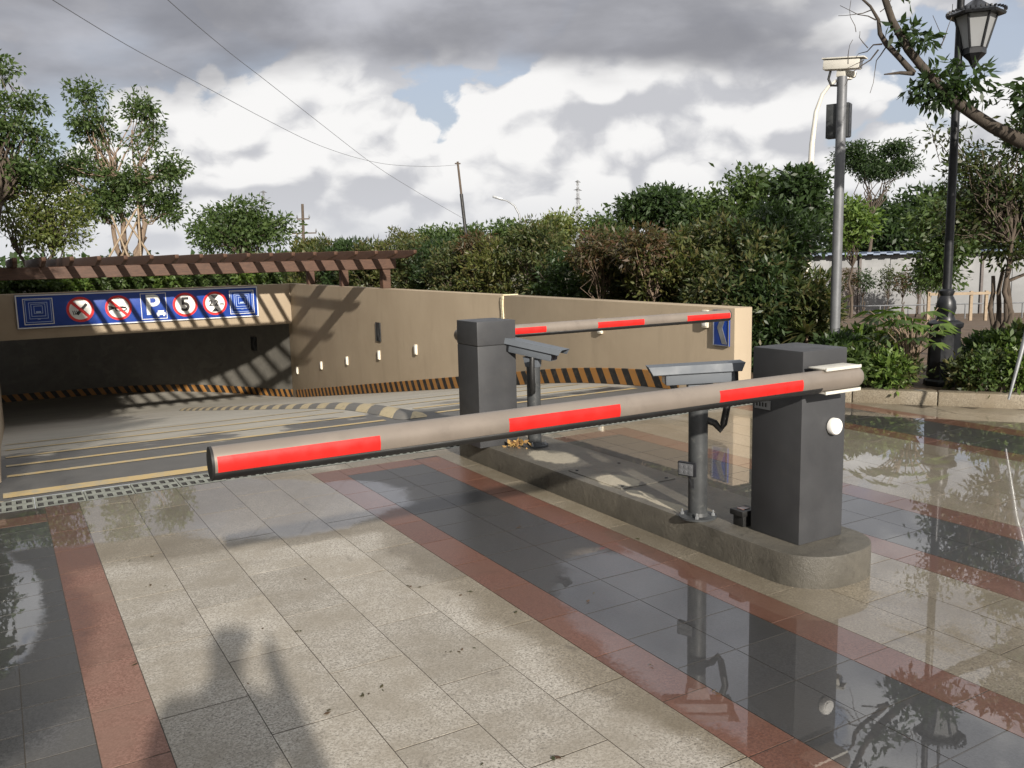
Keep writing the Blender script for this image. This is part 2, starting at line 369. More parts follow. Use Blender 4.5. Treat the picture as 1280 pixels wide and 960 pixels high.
def m_wood(name, c0, c1):
    m, T = new_mat(name); p = opos(T)
    s = T.vm('MULTIPLY', p, (6, 6, 40)).outputs[0]
    c = T.mix(T.step(T.noise(s, 1.3, 8, 0.65, 0.6), 0.3, 0.7), c0, c1)
    finish(T, **{'Base Color': c, 'Roughness': 0.6, 'Normal': bump(T, T.noise(s, 3, 5), 0.3, 0.004)}); return m
M_WOOD = m_wood('red_brown_timber', rgb(.052, .025, .015), rgb(.098, .048, .028))
M_PROP = m_wood('pale_timber', rgb(.21, .155, .10), rgb(.32, .245, .165))

def m_bark(name, c0, c1):
    m, T = new_mat(name); p = wpos(T)
    s = T.vm('MULTIPLY', p, (1, 1, 0.3)).outputs[0]
    c = T.mix(T.step(T.noise(s, 14, 8, 0.7, 0.4), 0.3, 0.7), c0, c1)
    finish(T, **{'Base Color': c, 'Roughness': 0.9, 'Normal': bump(T, T.noise(s, 40, 6, 0.7), 0.7, 0.01)}); return m
M_BARK = m_bark('brown_bark', rgb(.05, .038, .028), rgb(.115, .088, .066))
M_BARKD = m_bark('dark_bark', rgb(.028, .022, .017), rgb(.07, .055, .042))
M_BARKP = m_bark('pale_bark', rgb(.13, .092, .064), rgb(.25, .185, .135))

def m_leaf(name, cols, trans=0.35, rough=0.45):
    m, T = new_mat(name)
    ri = T.n('ShaderNodeNewGeometry').outputs['Random Per Island']
    cr = T.n('ShaderNodeValToRGB', {0: ri}); e = cr.color_ramp
    e.elements[0].color = cols[0]; e.elements[1].color = cols[-1]
    for i, c in enumerate(cols[1:-1]): e.elements.new((i + 1) / (len(cols) - 1)).color = c
    b = T.n('ShaderNodeBsdfPrincipled', {'Base Color': cr.outputs[0], 'Roughness': rough, 'Specular IOR Level': 0.4})
    tr = T.n('ShaderNodeBsdfTranslucent', {'Color': T.mix(1.0, cr.outputs[0], rgb(1.5, 1.6, 0.8), 'MULTIPLY')})
    mx = T.n('ShaderNodeMixShader', {0: trans, 1: b.outputs[0], 2: tr.outputs[0]})
    T.n('ShaderNodeOutputMaterial', {'Surface': mx.outputs[0]}); return m
L_DARK = m_leaf('dark_leaf', [rgb(.018, .035, .012), rgb(.035, .06, .02), rgb(.05, .085, .03)])
L_MID = m_leaf('mid_leaf', [rgb(.03, .055, .016), rgb(.06, .095, .028), rgb(.09, .13, .04)])
L_YEL = m_leaf('yellow_green_leaf', [rgb(.06, .085, .02), rgb(.11, .14, .035), rgb(.16, .17, .05)])
L_HEDGE = m_leaf('hedge_leaf', [rgb(.025, .04, .014), rgb(.055, .075, .025), rgb(.085, .10, .035), rgb(.12, .10, .045)])
L_HEDGE2 = m_leaf('hedge_tip_leaf', [rgb(.03, .045, .014), rgb(.08, .095, .026), rgb(.13, .14, .04), rgb(.10, .075, .035)])
L_RUST = m_leaf('rusty_leaf', [rgb(.085, .042, .025), rgb(.05, .055, .02), rgb(.12, .065, .038), rgb(.04, .05, .018), rgb(.09, .07, .035)])
L_OLIVE = m_leaf('olive_leaf', [rgb(.022, .040, .013), rgb(.042, .066, .02), rgb(.07, .085, .028), rgb(.045, .045, .02)])
L_BRIGHT = m_leaf('fresh_leaf', [rgb(.05, .09, .02), rgb(.10, .16, .035), rgb(.15, .21, .05)])
L_DRY = m_leaf('dry_leaf', [rgb(.30, .18, .06), rgb(.42, .27, .10), rgb(.2, .1, .05)], 0.1)

# ------------------------------------------------------------------ the setting: plaza, ramp, ground
DR0, DR1 = 6.33, 6.65           # drain channel
def ramp_z(y):
    s = 0.145
    if y <= 6.66: return 0.0
    if y <= 10.5: return -s * (y - 6.66) ** 2 / (2 * 3.84)
    z = -s * 3.84 / 2
    if y <= 22: return z - s * (y - 10.5)
    z -= s * 11.5; t = min(y, 25) - 22
    return z - s * (t - t * t / 6)
pav = G().add([(-14, -20, -.0016), (14, -20, -.0016), (14, DR0, -.0016), (-14, DR0, -.0016)], [(0, 1, 2, 3)]).build('plaza_pavement', M_GROUT)
tag(pav, 'wet plaza paving laid in pale red and dark granite bands', kind='structure')

KERB = [(6.88, 6.60), (7.10, 6.18), (7.36, 5.82), (8.30, 4.58), (9.6, 2.9), (12.6, -1.0)]
def kerb_side(x, y):            # >0 when beyond the kerb line (in the bed)
    for (x0, y0), (x1, y1) in zip(KERB, KERB[1:]):
        if y1 <= y <= y0: return x - (x0 + (x1 - x0) * (y0 - y) / (y0 - y1))
    return x - 6.88
def tile_mesh(name, w, l, mat):
    return G().box((0, 0, -.01), (w - .0035, l - .0065, .02)).mesh(name, mat)
tile_cache = {}
def tile(name, x0, x1, y0, y1, mat):
    key = (name, round(x1 - x0, 3), round(y1 - y0, 3))
    if key not in tile_cache: tile_cache[key] = tile_mesh(name, x1 - x0, y1 - y0, mat)
    o = link_obj(name, tile_cache[key], pav, ((x0 + x1) / 2, (y0 + y1) / 2, random.uniform(-.0004, .0002)))
    o.rotation_euler = (random.gauss(0, .0003), random.gauss(0, .0003), 0)
def strip(name, x0, x1, cols, y0, y1, ln, mat, off=0.0, stagger=0.0):
    w = (x1 - x0) / cols
    for c in range(cols):
        y = y0 - ((off + stagger * (c % 2)) % ln); xa, xb = x0 + c * w, x0 + (c + 1) * w
        while y < y1 - .02:
            a, b = max(y, y0), min(y + ln, y1)
            if b - a > .04 and kerb_side((xa + xb) / 2, (a + b) / 2) < .12: tile(name, xa, xb, a, b, mat)
            y += ln
Y0, YE, YR = 0.7, 5.96, 6.16
strip('dark_tile', -.67, .15, 4, Y0, YE, .20, M_DARK, .09)
strip('red_tile', .15, .35, 1, Y0, DR0, .405, M_RED, .30)
strip('pale_tile', .35, 1.87, 5, Y0, DR0, .62, M_LIGHT, .12, .31)
strip('red_tile', 1.87, 2.075, 1, Y0, YR, .405, M_RED, .1)
strip('dark_tile', 2.075, 2.675, 2, Y0, YE, .30, M_DARK, .12)
strip('red_tile', 2.675, 2.88, 1, Y0, YR, .405, M_RED, .25)
strip('pale_tile', 2.88, 3.75, 3, Y0, YR, .60, M_LIGHT, .4, .3)
strip('red_tile', 3.75, 3.965, 1, Y0, YR, .405, M_RED, .05)
strip('dark_tile', 3.965, 4.53, 2, Y0, YE, .30, M_DARK, .2)
strip('red_tile', 4.53, 4.75, 1, Y0, YR, .405, M_RED, .2)
strip('pale_tile', 4.75, 6.22, 5, 1.6, DR0, .62, M_LIGHT, .2, .31)
strip('red_tile', 6.22, 6.44, 1, 2.0, DR0, .405, M_RED, .2)
strip('dark_tile', 6.44, 7.06, 2, 2.2, DR0, .40, M_DARK, .2)
strip('red_tile', 7.06, 7.28, 1, 2.4, DR0, .405, M_RED, .2)
strip('pale_tile', 7.28, 8.5, 4, 2.6, DR0, .62, M_LIGHT, .2, .31)
for xa, xb in ((2.075, 2.675), (3.965, 4.53), (-.67, .15)):        # red cross piece closing each dark panel
    n = 2; w = (xb - xa) / n
    for i in range(n): tile('red_tile', xa + i * w, xa + (i + 1) * w, YE, YR, M_RED)
for i in range(13):                                                 # pale course along the drain
    xa = 1.87 + i * (4.75 - 1.87) / 9
    if xa < 4.7: tile('pale_tile', xa, xa + 2.88 / 9, YR, DR0, M_LIGHT)

# ramp
ys = list(np.arange(DR1, 30.3, .4)); xs = [-.10, 1, 2, 3.3, 4.5, 5.6, 6.62]
V = []; F = []
for y in ys:
    ww = -.10 if y < 22.7 else -9.0
    for i, x in enumerate(xs): V.append((ww if i == 0 else x, y, ramp_z(y)))
n = len(xs)
for j in range(len(ys) - 1):
    for i in range(n - 1): F.append((j * n + i, j * n + i + 1, (j + 1) * n + i + 1, (j + 1) * n + i))
ramp = G().add(V, F).build('ramp_road', M_RAMP, smooth=30); tag(ramp, 'concrete garage ramp dropping away behind the drain', kind='structure')
def cross_line(y, w, x0, x1, skew=0.0):
    V = []; F = []; k = 10
    for i in range(k + 1):
        x = x0 + (x1 - x0) * i / k
        yy = y + skew * (x - x0)
        for b in (0, w / 2, w): V.append((x, yy + b, ramp_z(yy + b) + .004))
    for i in range(k):
        for b in (0, 1): F.append((i * 3 + b, i * 3 + 3 + b, i * 3 + 4 + b, i * 3 + 1 + b))
    G().add(V, F).build('anti_skid_line', M_YEL, ramp)
cross_line(6.72, .16, -.08, 3.05)
for k, y in enumerate((7.45, 7.95, 8.5, 9.15, 9.9)):
    cross_line(y, .085, -.05, 3.2)
    cross_line(y + .1, .085, 3.8, 6.4)

# painted hump between the two lanes
def divider():
    me = bpy.data.meshes.new('lane_divider'); bm = bmesh.new(); uvl = bm.loops.layers.uv.new('UVMap'); prev = None
    prof = [(-.17, 0), (-.12, .034), (-.05, .052), (.05, .052), (.12, .034), (.17, 0)]
    ys_ = [7.86, 7.95] + list(np.arange(8.2, 20.6, .3))
    for i, y in enumerate(ys_):
        k = .05 if i == 0 else 1
        row = [bm.verts.new((3.47 + x * (.7 if i == 0 else 1), y, ramp_z(y) + .003 + z * k)) for x, z in prof]
        if prev:
            for j in range(len(prof) - 1):
                f = bm.faces.new((prev[j], prev[j + 1], row[j + 1], row[j])); f.smooth = True
                for l in f.loops: l[uvl].uv = (l.vert.co.y, (l.vert.co.x - 3.3))
        prev = row
    bm.to_mesh(me); bm.free(); me.materials.append(M_DIV)
    tag(link_obj('lane_divider', me), 'low hump striped yellow and black between the two ramp lanes', 'lane divider')
divider()

# channel bed under the grates + grates
tag(G().b2((-3, DR0, -.16), (6.6, DR1 + .012, -.10)).build('drain_channel_bed', M_BLACK), kind='structure')
def grate_mesh():
    g = G(); L, W, t = .296, DR1 - DR0 - .012, .03
    xsn = 5; hw, hl = .034, .088
    xe = [-L / 2]
    for i in range(xsn):
        c = -L / 2 + L * (i + .5) / xsn; xe += [c - hw / 2, c + hw / 2]
    xe.append(L / 2)
    yc = [-W / 4, W / 4]; ye = [-W / 2, yc[0] - hl / 2, yc[0] + hl / 2, yc[1] - hl / 2, yc[1] + hl / 2, W / 2]
    for i in range(len(xe) - 1):
        for j in range(5):
            if i % 2 == 1 and j % 2 == 1: continue
            g.b2((xe[i], ye[j], -t), (xe[i + 1], ye[j + 1], 0))
    me = g.mesh('drain_grate', M_GRATE); bm = bmesh.new(); bm.from_mesh(me)
    bmesh.ops.remove_doubles(bm, verts=bm.verts, dist=1e-5)
    seen = {}
    for f in list(bm.faces):
        seen.setdefault(tuple(sorted(v.index for v in f.verts)), []).append(f)
    bmesh.ops.delete(bm, geom=[f for fs in seen.values() if len(fs) > 1 for f in fs], context='FACES')
    me.materials.append(M_BLACK)
    for f in bm.faces:
        if abs(f.normal.z) < .5: f.material_index = 1
    bm.to_mesh(me); bm.free(); return me
gm = grate_mesh()
for i in range(23):
    o = link_obj('drain_grate', gm, None, (-.05 + .30 * i, (DR0 + DR1) / 2, random.uniform(-.003, .0015)))
    tag(o, 'grey slotted drain grate piece set across the foot of the ramp', 'drain grate', 'drain grates across the ramp')

# planting bed, banks, far ground, road
def bed_z(t): 
    s = min(1, max(0, (t - 5) / 24)); return .10 - 1.25 * s * s * (3 - 2 * s)
edge = [(6.86, 32.0), (6.86, 24), (6.86, 16), (6.86, 10)] + KERB + [(16, -5.5)]
ts = [0, .5, 1.2, 2.5, 5, 8, 12, 16, 20, 25, 30, 40, 55]
V = []; F = []
for x, y in edge:
    for t in ts: V.append((x + .866 * t + .02, y + .5 * t, bed_z(t)))
n = len(ts)
for i in range(len(edge) - 1):
    for j in range(n - 1): F.append((i * n + j, i * n + j + 1, (i + 1) * n + j + 1, (i + 1) * n + j))
tag(G().add(V, F).build('planting_bed_ground', M_SOIL, smooth=60), 'brown soil of the planting bed behind the granite kerb', kind='structure')
kerb = G()
for (a, b) in zip(KERB, KERB[1:]):
    d = Vector((b[0] - a[0], b[1] - a[1])).normalized(); nrm = Vector((-d.y, d.x))
    kerb.prism([(a[0] + nrm.x * .02, a[1] + nrm.y * .02), (b[0] + nrm.x * .02, b[1] + nrm.y * .02), (b[0] + nrm.x * .12, b[1] + nrm.y * .12), (a[0] + nrm.x * .12, a[1] + nrm.y * .12)], -.05, .06)
kerb_o = kerb.build('kerb', M_GROUT); tag(kerb_o, 'speckled granite kerb along the planting bed', kind='structure')
acc = 0.0
for (a, b) in zip(KERB, KERB[1:]):
    A_, B_ = Vector(a), Vector(b); L = (B_ - A_).length; k = max(1, round(L / .78)); d = (B_ - A_) / L; ang = math.atan2(d.y, d.x)
    me = G().box((0, 0, 0), (L / k - .006, .16, .17)).mesh('kerb_stone', M_KERB, bevel=.02, seg=2)
    for i in range(k):
        c = A_ + d * (L * (i + .5) / k)
        link_obj('kerb_stone', me, kerb_o, (c.x + d.y * -.06, c.y + d.x * .06, .05), (0, 0, ang))
tag(G().add([(-14, DR0 + .004, .02), (-.33, DR0 + .004, .02), (-.33, 33, .3), (-14, 33, .3)], [(0, 1, 2, 3)]).build('side_bank_ground', M_GROUND), kind='structure')
V = []; F = []
for (x0, y0, x1, y1) in ((-3000, 32.9, 3000, 4000), (-3000, -3000, -13.9, 32.9), (30, -3000, 3000, 32.9), (-13.9, -3000, 30, -19.9), (13.9, -19.9, 30, -8)):
    k = len(V); V += [(x0, y0, -1.35), (x1, y0, -1.35), (x1, y1, -1.35), (x0, y1, -1.35)]; F.append((k, k + 1, k + 2, k + 3))
tag(G().add(V, F).build('terrain', M_GROUND), kind='structure')
V = []; F = []
for px in range(960, 1500, 20):
    a, b = at(px, 400, 28.5), at(px, 400, 32.0)
    for q in (a, b): V.append((q.x, q.y, -.98))
for i in range(len(V) // 2 - 1): F.append((2 * i, 2 * i + 2, 2 * i + 3, 2 * i + 1))
tag(G().add(V, F).build('far_path', M_ROAD), 'pale concrete path in front of the white hut', kind='structure')

# ------------------------------------------------------------------ ramp walls, portal, garage inside
ZT = .95
def stripes_on(parent, pts, h, off, mat, name):
    """striped skirting that follows the ramp along a polyline (x,y), set proud of the wall"""
    me = bpy.data.meshes.new(name); bm = bmesh.new(); uvl = bm.loops.layers.uv.new('UVMap'); u = 0; prev = None
    for i, (x, y) in enumerate(pts):
        z = ramp_z(y) + .004
        if i: u += math.hypot(x - pts[i - 1][0], y - pts[i - 1][1])
        a, b = pts[max(i - 1, 0)], pts[min(i + 1, len(pts) - 1)]
        d = Vector((b[0] - a[0], b[1] - a[1])).normalized(); nn = Vector((-d.y, d.x)) * off
        row = [bm.verts.new((x + nn.x * k, y + nn.y * k, zz)) for k, zz in ((1, z), (1, z + h - .006), (0, z + h))]
        if prev:
            for k in range(2):
                f = bm.faces.new((prev[0][k], row[k], row[k + 1], prev[0][k + 1]))
                for l in f.loops:
                    uu = u if l.vert in row else prev[1]; l[uvl].uv = (uu, l.vert.co.z - ramp_z(l.vert.co.y))
        prev = (row, u)
    bm.to_mesh(me); bm.free(); me.materials.append(mat)
    return link_obj(name, me, parent)
rw = empty('retaining_wall', (6.72, 6.7, 0), 0, 'long beige rendered retaining wall with striped foot along the ramp', 'wall')
def rel(o, par): o.location = (o.location.x - par.location.x, o.location.y - par.location.y, o.location.z - par.location.z); return o
W0 = (0, 0, 0)
gw = G()
segs = [(6.70, 11.53), (11.56, 22.92)]
for a, b in segs:
    rel(G().b2((6.60, a, -2.6), (6.85, b, ZT)).build('wall_panel', M_STUCCO, rw, bevel=.008, seg=2), rw)
fo = G(); rng = random.Random(3)
zz = -.3
while zz < ZT + .01:
    w = rng.uniform(.02, .045); fo.box((6.597, 11.545 + rng.uniform(-.008, .008), zz), (.03, w * 1.6, .05)); zz += .045
fo.b2((6.60, 11.52, ZT - .005), (6.86, 11.575, ZT + .012))
rel(fo.build('joint_filler', M_FOAM, rw), rw)
wpts = [(6.60, y) for y in np.arange(7.55, 22.93, .35)]
rel(stripes_on(rw, wpts, .20, .012, M_HAZ, 'hazard_stripe_band'), rw)
inner = [(6.62, 22.92), (6.35, 23.9), (5.9, 25.0), (5.2, 26.0), (4.3, 26.9), (3.2, 27.5), (1.5, 27.8), (-2, 27.9), (-9, 27.9)]
gi = empty('garage_wall', (6.6, 23, -2.1), 0, 'shaded curved garage wall inside the dark entrance', 'wall')
V = []; F = []
for (x, y) in inner: V += [(x, y, ramp_z(y) - .1), (x, y, ZT - .02)]
for i in range(len(inner) - 1): F.append((2 * i, 2 * i + 2, 2 * i + 3, 2 * i + 1))
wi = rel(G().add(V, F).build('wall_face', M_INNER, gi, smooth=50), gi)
rel(stripes_on(gi, inner, .20, .014, M_HAZ, 'hazard_stripe_band'), gi)
lw = empty('side_wall', (-.2, 7.3, 0), 0, 'low beige wall along the outer side of the ramp', 'wall')
rel(G().b2((-.33, 7.3, -2.6), (-.085, 11.98, .33)).build('wall_panel', M_STUCCO, lw, bevel=.01), lw)
rel(G().b2((-.33, 12.0, -2.6), (-.085, 22.55, ZT)).build('wall_panel', M_STUCCO, lw, bevel=.01), lw)
portal = empty('garage_portal', (3, 22.8, -.08), 0, 'beige concrete lintel over the dark garage entrance carrying the blue sign', 'portal')
rel(G().b2((-9, 22.60, -.08), (6.595, 22.95, ZT - .004)).build('lintel', M_STUCCO, portal, bevel=.006), portal)
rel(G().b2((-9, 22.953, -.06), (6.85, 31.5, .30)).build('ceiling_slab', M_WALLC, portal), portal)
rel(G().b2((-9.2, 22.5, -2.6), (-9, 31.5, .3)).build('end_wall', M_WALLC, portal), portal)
tag(G().b2((-13.9, 22.955, .32), (6.84, 32.8, .93)).build('roof_garden_ground', M_SOIL), 'planted roof soil above the garage entrance', kind='structure')
lp = link_obj('ceiling_lamp', G().box((0, 0, 0), (.30, .10, .05)).mesh('ceiling_lamp', M_WHITE, bevel=.01), portal, (1.85 - 3, 23.3 - 22.8, -.005))

# wall lights and chevron boards
def wall_light(y, z):
    t = empty('wall_light', (6.60, y, z), 0, 'small white step light on the beige ramp wall', 'wall light', 'step lights along the ramp wall')
    G().box((-.018, 0, 0), (.036, .085, .19)).build('light_body', M_CREAM, t, bevel=.008)
    G().box((-.039, 0, 0), (.006, .06, .15)).build('diffuser', M_WHITE, t, bevel=.002)
for y, z in ((7.12, .82), (9.04, .63), (11.24, .35), (14.78, -.13), (16.61, -.39), (18.52, -.68), (20.34, -.96), (22.34, -1.28)): wall_light(y, z)
def chevron(loc, rz, label, dull=False):
    t = empty('chevron_sign', loc, rz, label, 'sign', 'chevron boards on the ramp walls')
    G().box((-.008, 0, 0), (.016, .24, .38)).build('board', M_SBLACK if dull else M_BLUE, t, bevel=.003)
    fr = G()
    for s in (-1, 1): fr.box((-.019, s * .114, 0), (.006, .010, .38)); fr.box((-.0185, 0, s * .186), (.005, .216, .008))
    fr.build('board_edge', M_POST if dull else M_GALV, t)
    ar = G()
    pl = [(-.09, .17), (-.02, .17), (.055, 0), (-.02, -.17), (-.09, -.17), (-.02, 0)]
    V = [(-.0195, y, z) for y, z in pl] + [(-.016, y, z) for y, z in pl]
    ar.add(V, [(0, 1, 2, 5), (2, 3, 4, 5)] + [(i, (i + 1) % 6, 6 + (i + 1) % 6, 6 + i) for i in range(6)])
    ar.build('arrow', M_POST if dull else M_GALV, t)
chevron((6.598, 6.88, .735), 0, 'blue board with white chevron at the end of the ramp wall')
chevron((6.598, 16.6, .08), 0, 'dark chevron board part way down the sunlit ramp wall', True)
chevron((6.07, 24.55, -.72), math.radians(22), 'dark chevron board on the shaded wall under the entrance', True)

# ------------------------------------------------------------------ sign over the entrance
def text_mesh(body, size, mat, depth=.003):
    cu = bpy.data.curves.new('lettering', 'FONT'); cu.body = body; cu.size = size; cu.align_x = 'CENTER'; cu.align_y = 'CENTER'; cu.extrude = depth; cu.offset = size * .022
    to = bpy.data.objects.new('lettering_tmp', cu); COL.objects.link(to); bpy.context.view_layer.update()
    me = bpy.data.meshes.new_from_object(to.evaluated_get(bpy.context.evaluated_depsgraph_get()))
    bpy.data.objects.remove(to); bpy.data.curves.remove(cu)
    me.materials.clear(); me.materials.append(mat); return me
SX0, SX1, SZ0, SZ1, SY = .37, 5.74, .16, .92, 22.56
sg = empty('entrance_sign', ((SX0 + SX1) / 2, SY, SZ0), 0, 'long blue traffic sign board with five symbols hung over the garage entrance', 'sign')
SW, SH = SX1 - SX0, SZ1 - SZ0
def s_box(name, cx, cz, w, h, mat, lay, parent=sg):
    return G().box((cx, -.02 - .003 * lay, cz), (w, .006, h)).build(name, mat, parent)
G().box((0, 0, SH / 2), (SW, .04, SH)).build('board', M_BLUE, sg, bevel=.003)
def frame(name, cx, cz, w, h, t, mat, lay):
    g = G()
    for s in (-1, 1):
        g.box((cx + s * (w - t) / 2, -.02 - .003 * lay, cz), (t, .006, h)); g.box((cx, -.02 - .003 * lay, cz + s * (h - t) / 2), (w - 2 * t, .006, t))
    return g.build(name, mat, sg)
frame('border', 0, SH / 2, SW - .01, SH - .01, .025, M_SWHITE, 1)
def disc(name, cx, cz, r, mat, lay, r_in=0):
    g = G(); n = 40; y = -.02 - .003 * lay
    if r_in:
        V = []; F = []
        for k in range(n):
            q = 2 * math.pi * k / n
            for rr, yy in ((r, y - .003), (r_in, y - .003), (r, y + .003), (r_in, y + .003)): V.append((cx + rr * math.cos(q), yy, cz + rr * math.sin(q)))
        for k in range(n):
            a, b = 4 * k, 4 * ((k + 1) % n); F += [(a, b, b + 1, a + 1), (a, a + 2, b + 2, b), (a + 1, b + 1, b + 3, a + 3)]
        g.add(V, F)
    else: g.lathe([(r, y - .003), (r, y + .003)], n, (cx, 0, cz), 'Y')
    return g.build(name, mat, sg)
def s_poly(name, cx, cz, pts, mat, lay):
    y = -.02 - .003 * lay; k = len(pts)
    V = [(cx + x, y - .003, cz + z) for x, z in pts] + [(cx + x, y + .003, cz + z) for x, z in pts]
    return G().add(V, [tuple(range(k))] + [(i, (i + 1) % k, k + (i + 1) % k, k + i) for i in range(k)]).build(name, mat, sg)
def s_text(body, cx, cz, size, mat, lay):
    return link_obj('lettering', text_mesh(body, size, mat), sg, (cx, -.022 - .003 * lay, cz), (math.radians(90), 0, 0))
cz = SH / 2
posx = [(-.5 + f) * SW for f in (.083, .242, .393, .538, .672, .803, .925)]
for cx in (posx[0], posx[6]):
    for k, (s, mt) in enumerate(((.60, M_SWHITE), (.52, M_SLINE), (.38, M_SLINE), (.29, M_SLINE), (.18, M_SLINE))):
        frame('square_outline', cx, cz + .01 * k, s, s * .98, .012 if k else .016, mt, 1)
    s_box('small_print', cx, cz - .02, .10, .05, M_SLINE, 1); s_box('small_print', cx, cz - .17, .06, .02, M_SLINE, 1)
RR = .29
for i in (1, 2, 4, 5):
    disc('ring', posx[i], cz, RR, M_SRED, 1, RR * .80); disc('disc', posx[i], cz, RR * .805, M_SWHITE, 1)
def slash(cx): s_poly('slash', cx, cz, [(-.20, .155), (-.155, .20), (.20, -.155), (.155, -.20)], M_SRED, 4)
cx = posx[1]; s_poly('cigarette', cx, cz, [(.16, .10), (.115, .145), (-.10, -.09), (-.055, -.135)], M_SBLACK, 2)
s_poly('cigarette', cx, cz, [(-.02, .0), (.02, .045), (.17, -.12), (.12, -.16)], M_SBLACK, 3); slash(cx)
for k in range(3): s_poly('smoke', cx, cz, [(-.17 + .04 * k, -.02), (-.155 + .04 * k, -.02), (-.13 + .04 * k, -.12), (-.15 + .04 * k, -.12)], M_SBLACK, 2)
cx = posx[2]
s_poly('horn', cx, cz, [(-.22, .07), (-.08, .015), (.16, .02), (.16, -.02), (-.08, -.015), (-.22, -.07)], M_SBLACK, 2)
g = G()
for k in range(24):
    pass
pts = [(cx + .05 + .12 * math.cos(2 * math.pi * k / 20), -.028, cz - .03 + .05 * math.sin(2 * math.pi * k / 20)) for k in range(21)]
G().tube(pts, .012, 6, False).build('horn_loop', M_SBLACK, sg); slash(cx)
cx = posx[3]; frame('square_outline', cx, cz, .58, .62, .014, M_SWHITE, 1)
s_text('P', cx - .03, cz + .01, .66, M_SWHITE, 1)
car = G(); yb = -.027
car.box((cx + .15, yb, cz - .19), (.20, .006, .06)); car.box((cx + .15, yb, cz - .135), (.14, .006, .05)); car.box((cx + .085, yb, cz - .235), (.04, .006, .03)); car.box((cx + .215, yb, cz - .235), (.04, .006, .03))
car.build('car_symbol', M_SWHITE, sg)
s_text('5', posx[4], cz - .005, .46, M_SBLACK, 2)
s_text('2.2', posx[5] - .035, cz, .19, M_SBLACK, 2); s_text('m', posx[5] + .165, cz - .02, .11, M_SBLACK, 2)
for s in (-1, 1): s_poly('triangle', posx[5], cz, [(-.09, s * .205), (.09, s * .205), (0, s * .105)], M_SBLACK, 2)

# ------------------------------------------------------------------ pergola
pg = empty('timber_pergola', (6.72, 16.45, ZT), 0, 'red brown timber pergola standing over the ramp', 'pergola')
PB, PT = 1.335, 1.535
def pgp(g, name, bevel=.006): return rel(g.build(name, M_WOOD, pg, bevel=bevel, seg=1), pg)
post_m = G().box((0, 0, (PB - ZT) / 2), (.17, .17, PB - ZT)).mesh('post', M_WOOD, bevel=.008, seg=1)
beam_m = G().box((0, 0, 0), (7.65, .24, PT - PB)).mesh('beam', M_WOOD, bevel=.008, seg=1)
raf = G()
a0, a1, zb, zt, hw = 15.15, 23.2, 0, .15, .030
pl = [(a0, zt), (a0, zt - .06), (a0 + .14, zt - .10), (a0 + .45, zb), (a1 - .3, zb), (a1, zt - .06), (a1, zt)]
V = [(-hw, y, z) for y, z in pl] + [(hw, y, z) for y, z in pl]
raf.add(V, [tuple(range(7)), tuple(range(13, 6, -1))] + [(i, i + 7, (i + 1) % 7 + 7, (i + 1) % 7) for i in range(7)])
raf_m = raf.mesh('rafter', M_WOOD, bevel=.005, seg=1)
for y in (16.45, 18.85, 21.25):
    rel(link_obj('beam', beam_m, pg, (3.1, y, (PB + PT) / 2)), pg)
    for x in (6.725, -.21): rel(link_obj('post', post_m, pg, (x, y, ZT)), pg)
for i in range(20): rel(link_obj('rafter', raf_m, pg, (-.46 + .383 * i, 0, PT + .001)), pg)

# ------------------------------------------------------------------ barrier island and equipment
IZ = .155
IX0, IX1, IY0, IY1 = 3.03, 3.59, 2.58, 6.22
def stadium(x0, x1, y0, y1, r, k=8):
    P = []
    for cx, cy, a in ((x1 - r, y1 - r, 0), (x0 + r, y1 - r, 90), (x0 + r, y0 + r, 180), (x1 - r, y0 + r, 270)):
        for i in range(k + 1):
            q = math.radians(a + 90 * i / k); P.append((cx + r * math.cos(q), cy + r * math.sin(q)))
    return P
isl = empty('barrier_island', (3.31, 4.4, 0), 0, 'raised concrete traffic island with rounded ends carrying the barrier cabinets', 'traffic island')
rel(G().prism(stadium(IX0, IX1, IY0, IY1, .235), -.02, IZ).build('island_body', M_ISLAND, isl, bevel=.012, seg=2), isl)
rel(G().b2((3.10, 4.06, IZ - .01), (3.52, 4.62, IZ + .006)).build('hatch_cover', M_ISLAND, isl, bevel=.004), isl)
for (x, y, r) in ((3.14, 4.10, .01), (3.48, 4.10, .01), (3.14, 4.58, .01), (3.48, 4.58, .01)):
    rel(G().lathe([(r, 0), (r, .005)], 8, (x, y, IZ + .005)).build('hatch_bolt', M_BLACKM, isl), isl)

